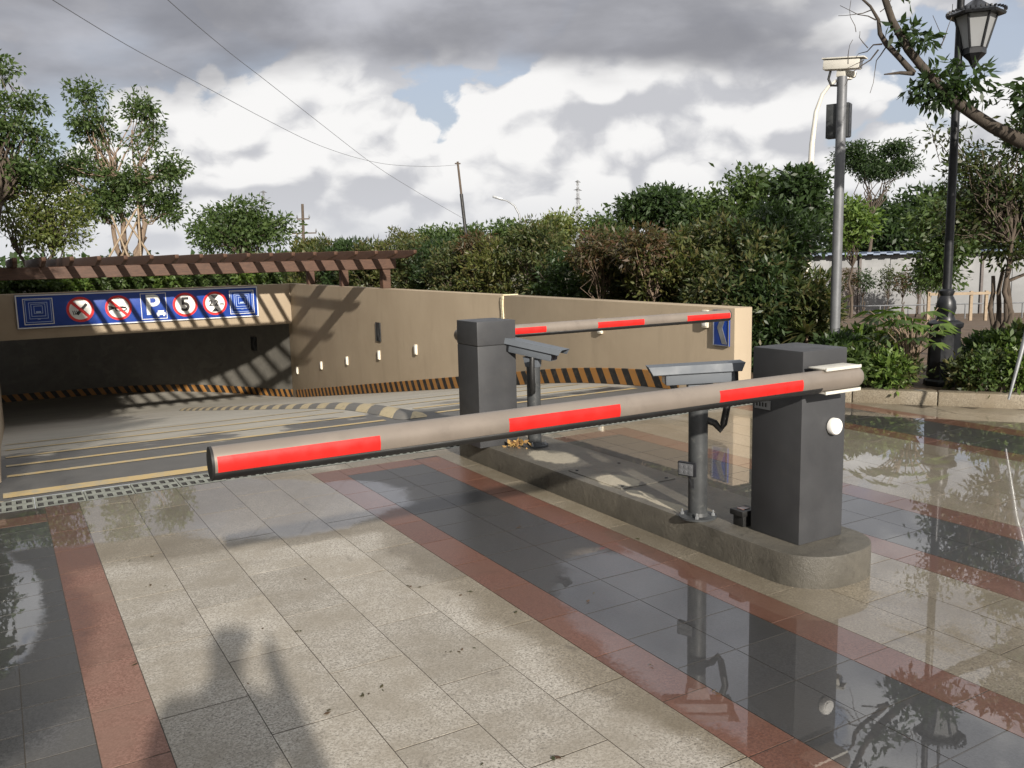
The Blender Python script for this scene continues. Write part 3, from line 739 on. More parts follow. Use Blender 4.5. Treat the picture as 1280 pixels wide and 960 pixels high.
def ell_tube(x0, x1, ry, rz, n=28, round_end=None):
    """elliptical bar along x in local coords"""
    g = G(); V = []; F = []; rows = [(x0, 1.0), (x1, 1.0)]
    if round_end == 1: rows = [(x0, 1.0)] + [(x1 - .05 + .05 * math.sin(t), math.cos(t) * .96 + .04) for t in np.linspace(0, 1.5, 7)]
    for x, s in rows:
        for k in range(n):
            q = 2 * math.pi * k / n; V.append((x, ry * s * math.cos(q), rz * s * math.sin(q)))
    for i in range(len(rows) - 1):
        for k in range(n): F.append((i * n + k, i * n + (k + 1) % n, (i + 1) * n + (k + 1) % n, (i + 1) * n + k))
    F.append(tuple(range(n))); F.append(tuple((len(rows) - 1) * n + k for k in range(n)))
    return g.add(V, F)
def barrier(name, loc, rz, w, d, h, boom_len, label, lamp=True):
    """local frame: boom runs towards -x along the -y face; origin at the cabinet's base centre"""
    t = empty(name, loc, rz, label, 'barrier', 'car park barriers on the island')
    lid = .175
    body = G().b2((-w / 2, -d / 2, 0), (w / 2, d / 2, h - lid - .004)).build('cabinet_body', M_CAB, t, bevel=.006, seg=2)
    G().b2((-w / 2 - .001, -d / 2 - .001, h - lid), (w / 2 + .001, d / 2 + .001, h)).build('cabinet_lid', M_CAB, t, bevel=.008, seg=2)
    G().b2((-w / 2 + .004, -d / 2 + .004, h - lid - .006), (w / 2 - .004, d / 2 - .004, h - lid + .002)).build('lid_seam', M_BLACK, t)
    bz, by = .80, -d / 2 - .105
    x_tail = w / 2 - .03; x_tip = x_tail - boom_len
    boom = ell_tube(x_tip, x_tail, .040, .050, 28, 1).build('boom', M_BOOM, t, smooth=40, loc=(0, by, bz))
    # black rubber strip under the boom, black tip cap, red reflective patches
    st = G(); V = []; F = []
    for x in (x_tip + .003, x_tail - .30):
        for q in np.linspace(-2.62, -.52, 9): V.append((x, .0425 * math.cos(q), .0535 * math.sin(q)))
    for k in range(8): F.append((k, k + 1, k + 10, k + 9))
    me = st.add(V, F).mesh('rubber_strip', M_BLACK, smooth=60); so = link_obj('rubber_strip', me, boom)
    md = so.modifiers.new('thick', 'SOLIDIFY'); md.thickness = .004; md.offset = -1
    ell_tube(x_tip - .004, x_tip + .004, .0405, .0505).build('tip_cap', M_BLACK, boom, smooth=40)
    for k in range(3):
        V = []; F = []; xa = x_tip + .012 + 1.0 * k; xb = xa + (.515 if k == 0 else .49)
        for x in (xa, xb):
            for q in np.linspace(math.pi + .50, math.pi - .50, 9): V.append((x, .0407 * math.cos(q), .0507 * math.sin(q)))
        for i in range(8): F.append((i, i + 1, i + 10, i + 9))
        V2 = [(x, -y, z) for x, y, z in V]
        for side, VV in (('reflective_patch', V), ('reflective_patch', V2)):
            G().add(VV, F).build(side, M_RED_S, boom, smooth=60)
    # clamp: two pale jaws and the arm carrying the boom
    for s in (-1, 1):
        G().b2((x_tail - .27, -.024, s * .051), (x_tail - .035, .075, s * .058)).build('clamp_jaw', M_OFFW, boom, bevel=.002)
        G().b2((x_tail - .27, -.028, s * .046), (x_tail - .035, -.022, s * .060)).build('clamp_lip', M_OFFW, boom)
    G().b2((x_tail - .24, .040, -.05), (x_tail - .06, .075, .05)).build('clamp_plate', M_GALVD, boom, bevel=.004)
    G().lathe([(.032, 0), (.032, .05)], 20, (x_tail - .15, .06, 0), 'Y').build('drive_shaft', M_GALVD, boom)
    if lamp:
        k = G().lathe([(.036, 0), (.040, -.004), (.040, -.026), (.036, -.032)], 28, (.055, -d / 2 - .002, .555), 'Y').build('indicator_lamp', M_WHITE, t, smooth=40)
        G().lathe([(.030, -.032), (.030, -.036), (.026, -.038)], 24, (.055, -d / 2 - .002, .555), 'Y').build('lamp_lens', M_WHITE, k, smooth=40)
        p = G().box((-w / 2 - .003, d / 2 - .07, .648), (.004, .10, .045)).build('name_plate', M_GALV, t)
        for i in range(4): G().box((-w / 2 - .0055, d / 2 - .035 - .019 * i, .648), (.001, .009, .020)).build('plate_mark', M_SBLACK, p)
    # door outline and key lock on the side
    return t
barrier('near_barrier', (3.32, 2.935, IZ), 0, .30, .31, .925, 2.93, 'dark grey barrier cabinet with white round lamp and long red striped boom')
scene.objects['near_barrier'].name = 'parking_barrier'
barrier('parking_barrier', (3.115, 5.71, IZ), math.pi, .32, .32, .925, 2.82, 'dark grey barrier cabinet beside the ramp with boom over the far lane', lamp=False)

def camera_unit(loc, head_rz, head_tilt, post_h, label, lamp_dir, cable_dir):
    t = empty('plate_camera', loc, 0, label, 'camera', 'number plate camera posts on the island')
    r = .050
    p = G().lathe([(r, 0), (r, post_h)], 24).build('post', M_POST, t, smooth=40)
    b = G().lathe([(.10, 0), (.10, .010), (.058, .012), (.052, .03)], 24).build('base_flange', M_POST, t, smooth=30)
    for k in range(4):
        q = math.pi / 4 + k * math.pi / 2
        G().lathe([(.010, .01), (.010, .022), (.005, .024), (.005, .04)], 6, (.080 * math.cos(q), .080 * math.sin(q), 0)).build('anchor_bolt', M_GALV, b)
    # neck bracket
    nb = G().add([(-.05, -.03, post_h), (.05, -.03, post_h), (.05, .03, post_h), (-.05, .03, post_h),
                  (-.075, -.025, post_h + .075), (.06, -.025, post_h + .075), (.06, .025, post_h + .075), (-.075, .025, post_h + .075)],
                 [(0, 1, 2, 3), (4, 5, 6, 7), (0, 1, 5, 4), (1, 2, 6, 5), (2, 3, 7, 6), (3, 0, 4, 7)]).build('neck_bracket', M_CAMGREY, t, bevel=.004, rot=(0, 0, head_rz))
    for z in (.02, .045): G().lathe([(.006, 0), (.006, -.004)], 8, (0, -.028, post_h + z), 'Y').build('bracket_bolt', M_GALV, nb)
    # housing: x forward
    h = empty('camera_housing', (0, 0, post_h + .12)); h.parent = t; h.rotation_euler = (0, head_tilt, head_rz)
    G().box((0, 0, 0), (.36, .105, .085)).build('housing_body', M_CAMGREY, h, bevel=.012, seg=2)
    vis = G()
    pr = [(-.068, .018), (-.058, .058), (.058, .058), (.068, .018)]
    pr2 = [(y * .94, z - .004) for y, z in pr]
    V = [(x + (0.02 if i in (1, 2) else 0) * e, y, z) for x, e in ((-.21, -1), (.245, 1)) for i, (y, z) in enumerate(pr)] + [(x, y, z) for x in (-.21, .245) for y, z in pr2]
    vis.add(V, [(0, 1, 5, 4), (1, 2, 6, 5), (2, 3, 7, 6), (8, 9, 13, 12), (9, 10, 14, 13), (10, 11, 15, 14), (0, 8, 12, 4), (3, 11, 15, 7), (0, 1, 9, 8), (1, 2, 10, 9), (2, 3, 11, 10), (4, 5, 13, 12), (5, 6, 14, 13), (6, 7, 15, 14)])
    vis.build('sun_visor', M_CAMGREY, h)
    G().box((.181, 0, 0), (.004, .085, .065)).build('front_window', M_GLASSD, h)
    G().box((-.186, 0, .005), (.016, .11, .09)).build('rear_cap', M_BLACKM, h, bevel=.01)
    # cable loop from housing to post
    cd = Vector(cable_dir); zt = post_h + .08
    G().tube([cd * .13 + Vector((0, 0, zt)), cd * .155 + Vector((0, 0, zt - .08)), cd * .13 + Vector((0, 0, zt - .22)), cd * .115 + Vector((0, 0, zt - .25)), cd * .085 + Vector((0, 0, zt - .215)), cd * .045 + Vector((0, 0, zt - .20))], .019, 10).build('cable', M_BLACK, t, smooth=60)
    # small fill lamp on a bracket
    ld = Vector(lamp_dir); a = math.atan2(ld.y, ld.x); zl = post_h - .36
    f = G().box((.105, 0, zl), (.022, .10, .075)).build('fill_lamp', M_BLACKM, t, bevel=.004, rot=(0, 0, a))
    G().box((.117, 0, zl), (.003, .085, .060)).build('lamp_window', M_GALVD, f)
    for iy in range(3):
        for iz in range(2): G().lathe([(.009, 0), (.009, .003)], 8, (.1185, -.027 + .027 * iy, zl - .014 + .028 * iz), 'X').build('lamp_led', M_GALVD, f)
    G().box((.075, 0, zl), (.05, .03, .03)).build('lamp_bracket', M_BLACKM, t, rot=(0, 0, a))
    hk = [(.095, 0, zl - .03), (.09, .02, zl - .10), (.075, .02, zl - .105), (.065, .01, zl - .06)]
    G().tube(hk, .004, 6).build('bracket_hook', M_BLACKM, t, rot=(0, 0, a))
    return t
camera_unit((3.10, 3.40, IZ), math.radians(150), math.radians(2), .64, 'grey plate camera on post with dark cable beside the lamp cabinet', (-.96, -.28, 0), (.80, -.60, 0))
camera_unit((3.33, 5.40, IZ), math.radians(-62), math.radians(9), .585, 'grey plate camera on post in front of the ramp side cabinet', (.93, -.36, 0), (-.5, -.70, 0))
bx = empty('junction_box', (3.20, 3.165, IZ), 0, 'small black box with red top beside the lamp cabinet', 'box')
G().b2((-.04, -.035, .0), (.05, .035, .055)).build('box_body', M_BLACK, bx, bevel=.004); G().b2((-.055, -.045, .056), (.055, .045, .085)).build('box_lid', M_BLACK, bx, bevel=.004)
G().b2((-.03, -.02, .086), (.02, .02, .089)).build('box_label', M_RED, bx)

# ------------------------------------------------------------------ vegetation helpers
def leaf_arrays(P, size, rng, aspect=.42, out=None, droop=.25, var=.35):
    n = len(P); a = rng.normal(size=(n, 3))
    if out is not None: a = a * .8 + out * 1.0
    a[:, 2] -= droop; a /= np.linalg.norm(a, axis=1)[:, None] + 1e-9
    r = rng.normal(size=(n, 3)); s = np.cross(a, r); s /= np.linalg.norm(s, axis=1)[:, None] + 1e-9
    nn = np.cross(a, s)
    L = size * (1 + var * rng.uniform(-1, 1, n))[:, None]; w = L * aspect * .5
    V = np.stack([P, P + a * L * .45 + s * w + nn * L * .06, P + a * L - nn * L * .05, P + a * L * .45 - s * w + nn * L * .06], 1).reshape(-1, 3)
    F = np.arange(4 * n).reshape(n, 4); return V, F
def clump_points(blobs, n_clump, per, spread, rng, shell=.55):
    """clump centres spread through ellipsoids (shell-weighted), then leaves round each clump"""
    vol = np.array([b[1][0] * b[1][1] * b[1][2] for b in blobs]) ** .66; vol /= vol.sum()
    C = []; O = []
    for (c, r), k in zip(blobs, rng.multinomial(n_clump, vol)):
        d = rng.normal(size=(k, 3)); d /= np.linalg.norm(d, axis=1)[:, None] + 1e-9
        rad = np.where(rng.random(k) < shell, rng.uniform(.75, 1.05, k), rng.uniform(.15, .8, k))[:, None]
        C.append(np.array(c) + d * rad * np.array(r)); O.append(d)
    C = np.concatenate(C); O = np.concatenate(O)
    P = np.repeat(C, per, 0); Q = np.clip(rng.normal(size=P.shape), -1.5, 1.5); rr = spread * rng.uniform(.5, 1.3, len(C))
    P = P + Q * np.repeat(rr, per)[:, None] * np.array([1, 1, .75])
    out = Q / (np.linalg.norm(Q, axis=1)[:, None] + 1e-9) * .6 + np.repeat(O, per, 0) * .4
    return C, P, out
def wiggle(a, b, rng, k=4, amp=.06):
    a, b = Vector(a), Vector(b); L = (b - a).length; pts = [a]
    for i in range(1, k):
        t = i / k; pts.append(a.lerp(b, t) + Vector(rng.normal(size=3)) * amp * L + Vector((0, 0, .06 * L * math.sin(math.pi * t))))
    return pts + [b]
def plant(name, base, blobs, leaf_mat, seed, label, cat, group=None, n_clump=60, per=40, spread=.25, leaf=.1, aspect=.42, droop=.25,
          trunk_r=.08, stems=1, bark=None, limb_frac=.4, fork=.35, parts=('trunk', 'crown'), lean=None, shell=.55):
    rng = np.random.default_rng(seed); bark = bark or M_BARK; base = Vector(base)
    t = empty(name, base, 0, label, cat, group)
    if leaf >= .14: leaf *= .74; per = int(per * 1.55)
    C, P, out = clump_points([(np.array(c) - np.array(base), r) for c, r in blobs], n_clump, per, spread, rng, shell)
    V, F = leaf_arrays(P, leaf, rng, aspect, out, droop)
    link_obj(parts[1], mesh_np(parts[1], V, F, leaf_mat), t)
    ctr = Vector(np.mean(C, 0)); g = G(); tops = []
    for s in range(stems):
        q = 2 * math.pi * (s + rng.random()) / max(stems, 1)
        foot = Vector((0, 0, -.05)) + (Vector((math.cos(q), math.sin(q), 0)) * trunk_r * 1.2 if stems > 1 else Vector())
        tgt = Vector(C[rng.integers(len(C))]) if stems > 1 else ctr
        top = foot.lerp(tgt, .55 if stems > 1 else fork + .3)
        pts = wiggle(foot, top, rng, 5, .03); g.tube(pts, [trunk_r * (1 - .45 * i / 5) for i in range(6)], 8); tops += [(pts[i], trunk_r * (1 - .45 * i / 5)) for i in range(2, 6)]
    for c in C:
        if rng.random() > limb_frac: continue
        c = Vector(c); p, r = min(tops, key=lambda q: (q[0] - c).length + max(0, q[0].z - c.z) * 2)
        r0 = min(r * .55, .012 + .012 * (c - p).length); pts = wiggle(p, c, rng, 4, .07)
        g.tube(pts, [max(.004, r0 * (1 - .2 * i)) for i in range(5)], 5, False)
    g.build(parts[0], bark, t, smooth=70)
    return t
def blob(px, py, D, rx, ry=None, depth=None):
    """ellipsoid whose outline spans rx, ry pixels round a pixel, D metres away"""
    c = at(px, py, D); dep = ray(px, py).length and (c - Vector((0, 0, EYE))).dot(fwd); k = dep / FPX
    ry = rx if ry is None else ry
    return (tuple(c), (rx * k * .85, (depth or rx * k) * .85, ry * k * .85))

# hedge shrubs behind the wall
HG = 'hedge shrubs behind the ramp wall'
y = 7.9; i = 0
rr = random.Random(11)
while y < 31:
    h = 1.78 + rr.uniform(-.16, .20) - (.12 if y < 12 else 0); x = 7.85 + rr.uniform(-.1, .2)
    plant('hedge_shrub', (x, y, .08), [((x, y, h * .55), (.62, .85, h * .52)), ((x + rr.uniform(-.2, .2), y + rr.uniform(-.3, .3), h - .30), (.5, .6, .42))], (L_HEDGE, L_HEDGE2, L_HEDGE, L_DARK)[i % 4], 100 + i,
          ('dense olive green hedge shrub growing behind the beige ramp wall', 'yellowish green hedge shrub growing behind the beige ramp wall', 'dense olive green hedge shrub growing behind the beige ramp wall', 'darkest green hedge shrub growing behind the beige ramp wall')[i % 4], 'shrub', HG, n_clump=210, per=44 if y < 20 else 26, spread=.085, leaf=.085 if y < 20 else .13, aspect=.34, droop=-.35, trunk_r=.035, stems=3, limb_frac=.25, parts=('stem', 'foliage'))
    y += 1.22 if y < 20 else 1.7; i += 1
for j, (px, py, D, r, ry, lab) in enumerate(((598, 316, 16.6, 34, 26, 'hedge shrub with withered rusty brown leaves beside the tall pole'), (748, 312, 12.6, 40, 26, 'bushy shrub with withered rusty leaves below the distant pylon'),
                                       (806, 312, 11.8, 34, 28, 'small shrub with rusty leaf tips beside the wide dark tree'))):
    b = blob(px, py, D, r, ry); plant('rusty_shrub', (b[0][0] + .2, b[0][1] + .1, .05), [b], L_RUST, 160 + j, lab, 'shrub', None, n_clump=90, per=24, spread=.10, leaf=.085, aspect=.32, trunk_r=.02, stems=4, bark=M_BARKP, limb_frac=.7, parts=('stem', 'foliage'))
# taller shrubs at the end of the hedge, by the wall end and camera pole
for j, (px, py, D, r, ry, mat, lab) in enumerate((
        (905, 308, 11.8, 54, 44, L_HEDGE, 'tall dense bush rising behind the end of the ramp wall'),
        (975, 300, 11.4, 54, 54, L_DARK, 'tall dark green bush between the wall end and the camera pole'),
        (958, 372, 10.9, 44, 56, L_DARK, 'dark leafy bush filling the corner behind the wall end'),
        (1012, 385, 10.9, 40, 56, L_HEDGE, 'leafy bush at the foot of the camera pole'),
        (850, 316, 12.6, 46, 34, L_HEDGE, 'rounded green bush showing above the blue chevron end of the wall'))):
    b = blob(px, py, D, r, ry); base = Vector((b[0][0] + .1, b[0][1], .05))
    plant('tall_bush', base, [b, ((b[0][0], b[0][1], max(.5, b[0][2] * .55)), (b[1][0], b[1][1], .55))], mat, 180 + j, lab, 'bush', None, n_clump=150, per=44, spread=.085, leaf=.095, aspect=.28, droop=-.1, trunk_r=.04, stems=4, limb_frac=.3, parts=('stem', 'foliage'))

# trees behind the hedge
TB = 'trees beyond the hedge'
def far_tree(px, py, D, blobs, mat, seed, label, zb=-1.2, **k):
    b = at(px, py, D); return plant(k.pop('name', 'broadleaf_tree'), (b.x, b.y, zb), [blob(*q) for q in blobs], mat, seed, label, 'tree', None, **k)
far_tree(835, 330, 26, [(800, 264, 26, 22, 8), (832, 254, 26, 36, 10), (858, 276, 26, 34, 16)], L_DARK, 201, 'wide dark flat topped tree rising behind the hedge', n_clump=150, per=40, spread=.3, leaf=.24, trunk_r=.14)
far_tree(930, 330, 20, [(938, 234, 20, 28, 18), (900, 262, 20, 34, 18), (968, 262, 20, 34, 24), (925, 288, 20, 54, 30)], L_MID, 202, 'large round leafy tree behind the tall bushes by the wall end', n_clump=150, per=36, spread=.22, leaf=.19, trunk_r=.12, limb_frac=.6)
far_tree(1000, 330, 17, [(1000, 235, 17, 22, 24), (1003, 275, 17, 24, 30)], L_DARK, 203, 'slim dark tree standing in front of the curved white lamp post', n_clump=90, per=36, spread=.18, leaf=.19, trunk_r=.07)
far_tree(700, 320, 34, [(697, 283, 34, 22, 13), (690, 298, 34, 26, 14)], L_YEL, 204, 'small pale green tree beside the distant lattice pylon', n_clump=60, per=36, spread=.35, leaf=.26, trunk_r=.1)
far_tree(750, 320, 36, [(755, 285, 36, 20, 13), (762, 300, 36, 32, 16)], L_MID, 205, 'small bushy tree just right of the distant lattice pylon', n_clump=70, per=36, spread=.35, leaf=.26, trunk_r=.1)
far_tree(560, 318, 60, [(545, 300, 60, 22, 8), (585, 297, 60, 26, 9), (640, 294, 60, 30, 9)], L_MID, 206, 'low line of tree tops beyond the leaning pole', n_clump=110, per=40, spread=.5, leaf=.4, trunk_r=.15)
# trees to the left, behind pergola
far_tree(165, 330, 27, [(108, 118, 27, 20, 16), (122, 160, 27, 32, 24), (95, 205, 27, 34, 22), (180, 138, 27, 28, 18), (185, 175, 27, 26, 24), (212, 210, 27, 24, 26), (165, 225, 27, 44, 34), (205, 258, 27, 24, 24), (125, 250, 27, 40, 28), (65, 222, 27, 26, 20)],
         L_MID, 210, 'tall multi stemmed tree with timber props behind the pergola', zb=.9, n_clump=170, per=44, spread=.20, leaf=.18, aspect=.4, trunk_r=.095, stems=6, bark=M_BARKP, limb_frac=.6, droop=.45, shell=.4)
far_tree(-40, 330, 25, [(30, 130, 25, 34, 10), (10, 165, 25, 50, 16), (50, 185, 25, 26, 12), (-30, 150, 25, 40, 40), (0, 85, 25, 26, 9), (25, 215, 25, 48, 16)], L_MID, 211, 'tree with layered branches cut by the picture edge beside the propped tree', zb=.9, n_clump=95, per=40, spread=.19, leaf=.18, trunk_r=.13, stems=2, limb_frac=.7, droop=.35)
far_tree(45, 330, 25.5, [(25, 250, 25.5, 50, 44), (80, 265, 25.5, 36, 36), (55, 292, 25.5, 55, 26)], L_YEL, 212, 'yellow green bushy tree low behind the pergola corner', zb=.9, n_clump=130, per=30, spread=.22, leaf=.15, trunk_r=.06, stems=6, limb_frac=.7)
far_tree(300, 335, 36, [(300, 275, 36, 44, 26), (265, 290, 36, 30, 18), (335, 288, 36, 32, 20), (290, 300, 36, 55, 14)], L_MID, 213, 'rounded green tree behind the pergola beside the utility pole', zb=0, n_clump=120, per=36, spread=.30, leaf=.26, trunk_r=.13, limb_frac=.7)
pr = empty('tree_props', at(165, 312, 26.6) - Vector((0, 0, .25)), 0, 'pale timber props tied round the multi stemmed tree', 'tree prop')
for (dx, dy, dx2, z2) in ((-.75, -.3, .20, 1.35), (.55, -.2, -.10, 1.10), (-.35, .3, .30, 1.25), (.15, -.4, .25, 1.6), (-.1, -.35, -.45, 1.2)):
    G().tube([(dx, dy, -.15), (dx2, 0, z2)], .028, 8).build('prop_pole', M_PROP, pr, smooth=50)
# planting on the garage roof above the sign
for j in range(11):
    x = -.3 + .66 * j
    plant('roof_shrub', (x, 23.45, .92), [((x, 23.4, 1.13), (.42, .35, .24 + .05 * math.sin(j * 2.1)))], L_MID if j % 3 else L_BRIGHT, 230 + j, 'low mid green shrub on the garage roof above the blue sign' if j % 3 else 'low fresh green shrub on the garage roof above the blue sign', 'shrub', 'shrubs planted above the blue sign',
          n_clump=55, per=26, spread=.08, leaf=.12, aspect=.4, trunk_r=.02, stems=2, limb_frac=.2, parts=('stem', 'foliage'))
# right hand background
far_tree(1130, 330, 46, [(1085, 282, 46, 50, 26), (1150, 272, 46, 48, 32), (1120, 295, 46, 80, 22), (1195, 275, 46, 40, 40), (1240, 270, 46, 50, 44)], L_DARK, 240, 'broad dark tree mass standing behind the white hut', n_clump=330, per=40, spread=.5, leaf=.42, trunk_r=.3)
far_tree(1085, 320, 42, [(1085, 203, 42, 34, 5), (1116, 186, 42, 26, 4), (1072, 188, 42, 26, 4), (1100, 214, 42, 42, 4), (1052, 198, 42, 18, 4), (1128, 206, 42, 20, 4)], L_DARK, 241, 'flat crowned feathery tree rising above the dark trees by the hut', n_clump=170, per=30, spread=.26, leaf=.24, aspect=.3, trunk_r=.10, fork=.35, limb_frac=.10, shell=.2)
far_tree(1175, 330, 30, [(1165, 272, 30, 22, 22), (1190, 300, 30, 22, 26), (1172, 330, 30, 20, 26)], L_MID, 242, 'mid green tree beside the white hut next to the lamp post', n_clump=90, per=36, spread=.3, leaf=.25, trunk_r=.1)
far_tree(1065, 330, 26, [(1062, 262, 26, 16, 12), (1075, 280, 26, 16, 10), (1058, 300, 26, 16, 10)], L_BRIGHT, 243, 'fresh green sapling just right of the camera pole', n_clump=45, per=30, spread=.2, leaf=.2, trunk_r=.05)
# multi stemmed tree in the bed
b = gnd(1243, 470, .1); Dm = math.hypot(b.x, b.y) + 1.2; b = at(1243, 440, Dm); b.z = .08
plant('bed_tree', b, [blob(1215, 215, Dm, 40, 40), blob(1255, 240, Dm, 50, 60), blob(1180, 170, Dm, 30, 16), blob(1290, 170, Dm, 44, 44), blob(1200, 275, Dm, 42, 36), blob(1260, 310, Dm, 36, 30)], L_OLIVE, 250,
      'slender multi stemmed tree with fine olive leaves beside the lamp post', 'tree', None, n_clump=210, per=24, spread=.12, leaf=.085, aspect=.36, trunk_r=.04, stems=5, bark=M_BARK, limb_frac=.6, droop=.2, shell=.35)
# big leaning tree, trunk outside the picture on the right
lt = empty('leaning_tree', (9.7, 1.9, .08), 0, 'leaning tree limb with leafy tufts reaching over the lamp post', 'tree')
def lpt(px, py, D): return at(px, py, D) - Vector((9.7, 1.9, .08))
D0 = 9.3
g = G(); limb = [Vector((0, 0, -.1)), lpt(1420, 300, D0), lpt(1340, 215, D0), lpt(1280, 178, D0), lpt(1240, 158, D0), lpt(1195, 128, D0), lpt(1160, 92, D0), lpt(1135, 62, D0), lpt(1115, 25, D0), lpt(1100, -20, D0), lpt(1075, -80, D0)]
g.tube(limb, [.14, .10, .078, .064, .055, .047, .040, .036, .032, .028, .024], 12)
g.tube([lpt(1142, 92, D0), lpt(1126, 74, D0), lpt(1108, 55, D0), lpt(1100, 42, D0), lpt(1098, 25, D0), lpt(1088, 8, D0), lpt(1066, -12, D0)], [.03, .026, .026, .022, .016, .012, .008], 8)
g.tube([lpt(1142, 92, D0), lpt(1125, 91, D0 - .1), lpt(1105, 93, D0 - .15)], [.022, .016, .006], 6)
rng = np.random.default_rng(5)
def twig(px, py, dx, dy, n, r):
    pts = [lpt(px, py, D0)]; x, y = px, py
    for i in range(n):
        x += dx + rng.normal() * 3; y += dy + rng.normal() * 3; pts.append(lpt(x, y, D0 + .05 * i * rng.normal()))
    g.tube(pts, [max(.0025, r * (1 - i / (n + .5))) for i in range(n + 1)], 5, False)
    return x, y
for (px, py, dx, dy, n, r) in ((1103, 55, -9, 5, 4, .009), (1098, 62, -7, 8, 5, .008), (1095, 25, -9, -2, 4, .007), (1090, 12, -8, 1, 4, .006), (1108, 58, -4, 9, 5, .007), (1175, 60, 5, -12, 4, .006), (1080, 75, -6, 3, 4, .005), (1180, 50, -3, -10, 3, .005), (1085, 60, -5, -5, 4, .005), (1070, 40, -4, -8, 4, .004), (1060, 80, 1, -8, 4, .005), (1100, 15, 4, -9, 4, .005)): twig(px, py, dx, dy, n, r)
g.build('trunk', M_BARKD, lt, smooth=70)
tufts = [(1150, 48, 18, 12), (1170, 55, 12, 8), (1165, 100, 16, 14), (1150, 112, 14, 12), (1190, 112, 24, 18), (1210, 92, 18, 14), (1205, 75, 16, 10), (1130, 28, 10, 6), (1105, 0, 14, 10), (1120, -12, 20, 12), (1170, 120, 22, 14), (1300, 120, 40, 40), (1330, 190, 50, 40), (1360, 110, 60, 60), (1180, 88, 16, 12), (1225, 112, 14, 12)]
bl = [blob(a, c, D0, d, e) for a, c, d, e in tufts]
C, P, out = clump_points([(np.array(c) - np.array((9.7, 1.9, .08)), r) for c, r in bl], 112, 22, .07, rng, .4)
V, F = leaf_arrays(P, .105, rng, .36, out, .5); link_obj('crown', mesh_np('crown', V, F, L_DARK), lt)

# low planting in the bed
def bed_shrub(px, py, D, r, ry, mat, seed, label, leaf=.07, n=80, per=26, aspect=.42, group=None, name='bed_shrub', droop=-.2):
    bb = blob(px, py, D, r, ry); base = (bb[0][0], bb[0][1], .06)
    return plant(name, base, [bb], mat, seed, label, 'shrub', group, n_clump=n, per=per, spread=.07, leaf=leaf, aspect=aspect, droop=droop, trunk_r=.014, stems=4, limb_frac=.25, parts=('stem', 'foliage'))
GG = 'low shrubs along the granite kerb'
rr = random.Random(4)
for j, px in enumerate(range(1066, 1330, 21)):
    e = gnd(px, 495 + (px - 1060) * .03, .12); Dk = math.hypot(e.x, e.y) + .42 + rr.uniform(0, .12)
    if abs(px - 1178) < 30: continue
    bed_shrub(px + rr.uniform(-7, 7), 456 + rr.uniform(-7, 9) + (px - 1060) * .02, Dk + rr.uniform(-.05, .25), rr.uniform(13, 24), rr.uniform(15, 27), (L_MID, L_OLIVE, L_BRIGHT, L_HEDGE)[j % 4], 300 + j, ('low mid green shrub planted just behind the granite kerb', 'low olive shrub planted just behind the granite kerb', 'low fresh green shrub planted just behind the granite kerb', 'low dull green shrub planted just behind the granite kerb')[j % 4], leaf=rr.uniform(.05, .085), n=rr.randint(42, 70), per=18, group=GG)
for j, px in enumerate(range(1050, 1330, 30)):
    if 1135 < px < 1215: continue
    bed_shrub(px, 437 + rr.uniform(-8, 6), 10.3 + rr.uniform(-.3, .9), 26, 22, (L_DARK, L_MID, L_HEDGE)[j % 3], 330 + j, ('darkest shrub in the second row of the planting bed', 'mid green shrub in the second row of the planting bed', 'olive brown shrub in the second row of the planting bed')[j % 3], leaf=.09, n=85, per=24, group='second row shrubs in the planting bed')
def spiky(px, py, D, n, L, mat, seed, label, h):
    rng = np.random.default_rng(seed); c = at(px, py, D); t = empty('spiky_plant', (c.x, c.y, .08), 0, label, 'plant', None)
    top = c.z - .08; G().tube([(0, 0, -.05), (.02, .01, top)], .018, 8).build('stem', M_BARKP, t)
    V = []; F = []
    for k in range(n):
        q = rng.uniform(0, 6.28); e = rng.uniform(-.2, 1.3); d = np.array([math.cos(q) * math.cos(e), math.sin(q) * math.cos(e), math.sin(e)]); s = np.array([-math.sin(q), math.cos(q), 0]); l = L * rng.uniform(.6, 1.1); o = np.array([0, 0, top])
        b0 = len(V); w = .018
        for i, (tt, ww) in enumerate(((0, .5), (.35, 1), (.7, .75), (1, .08))):
            p = o + d * l * tt - np.array([0, 0, .35 * l * tt * tt]); V += [p - s * w * ww, p + s * w * ww]
        for i in range(3): F.append((b0 + 2 * i, b0 + 2 * i + 1, b0 + 2 * i + 3, b0 + 2 * i + 2))
    link_obj('foliage', mesh_np('foliage', V, F, mat), t)
spiky(1098, 436, 10.0, 46, .34, L_MID, 1, 'spiky plant with arching sword leaves left of the lamp post', .5)
spiky(1075, 424, 10.3, 40, .32, L_BRIGHT, 2, 'spiky plant with pale sword leaves next to the camera pole', .5)
spiky(1008, 418, 10.5, 60, .45, L_HEDGE, 3, 'clump of drooping sword leaves behind the lamp cabinet', .5)
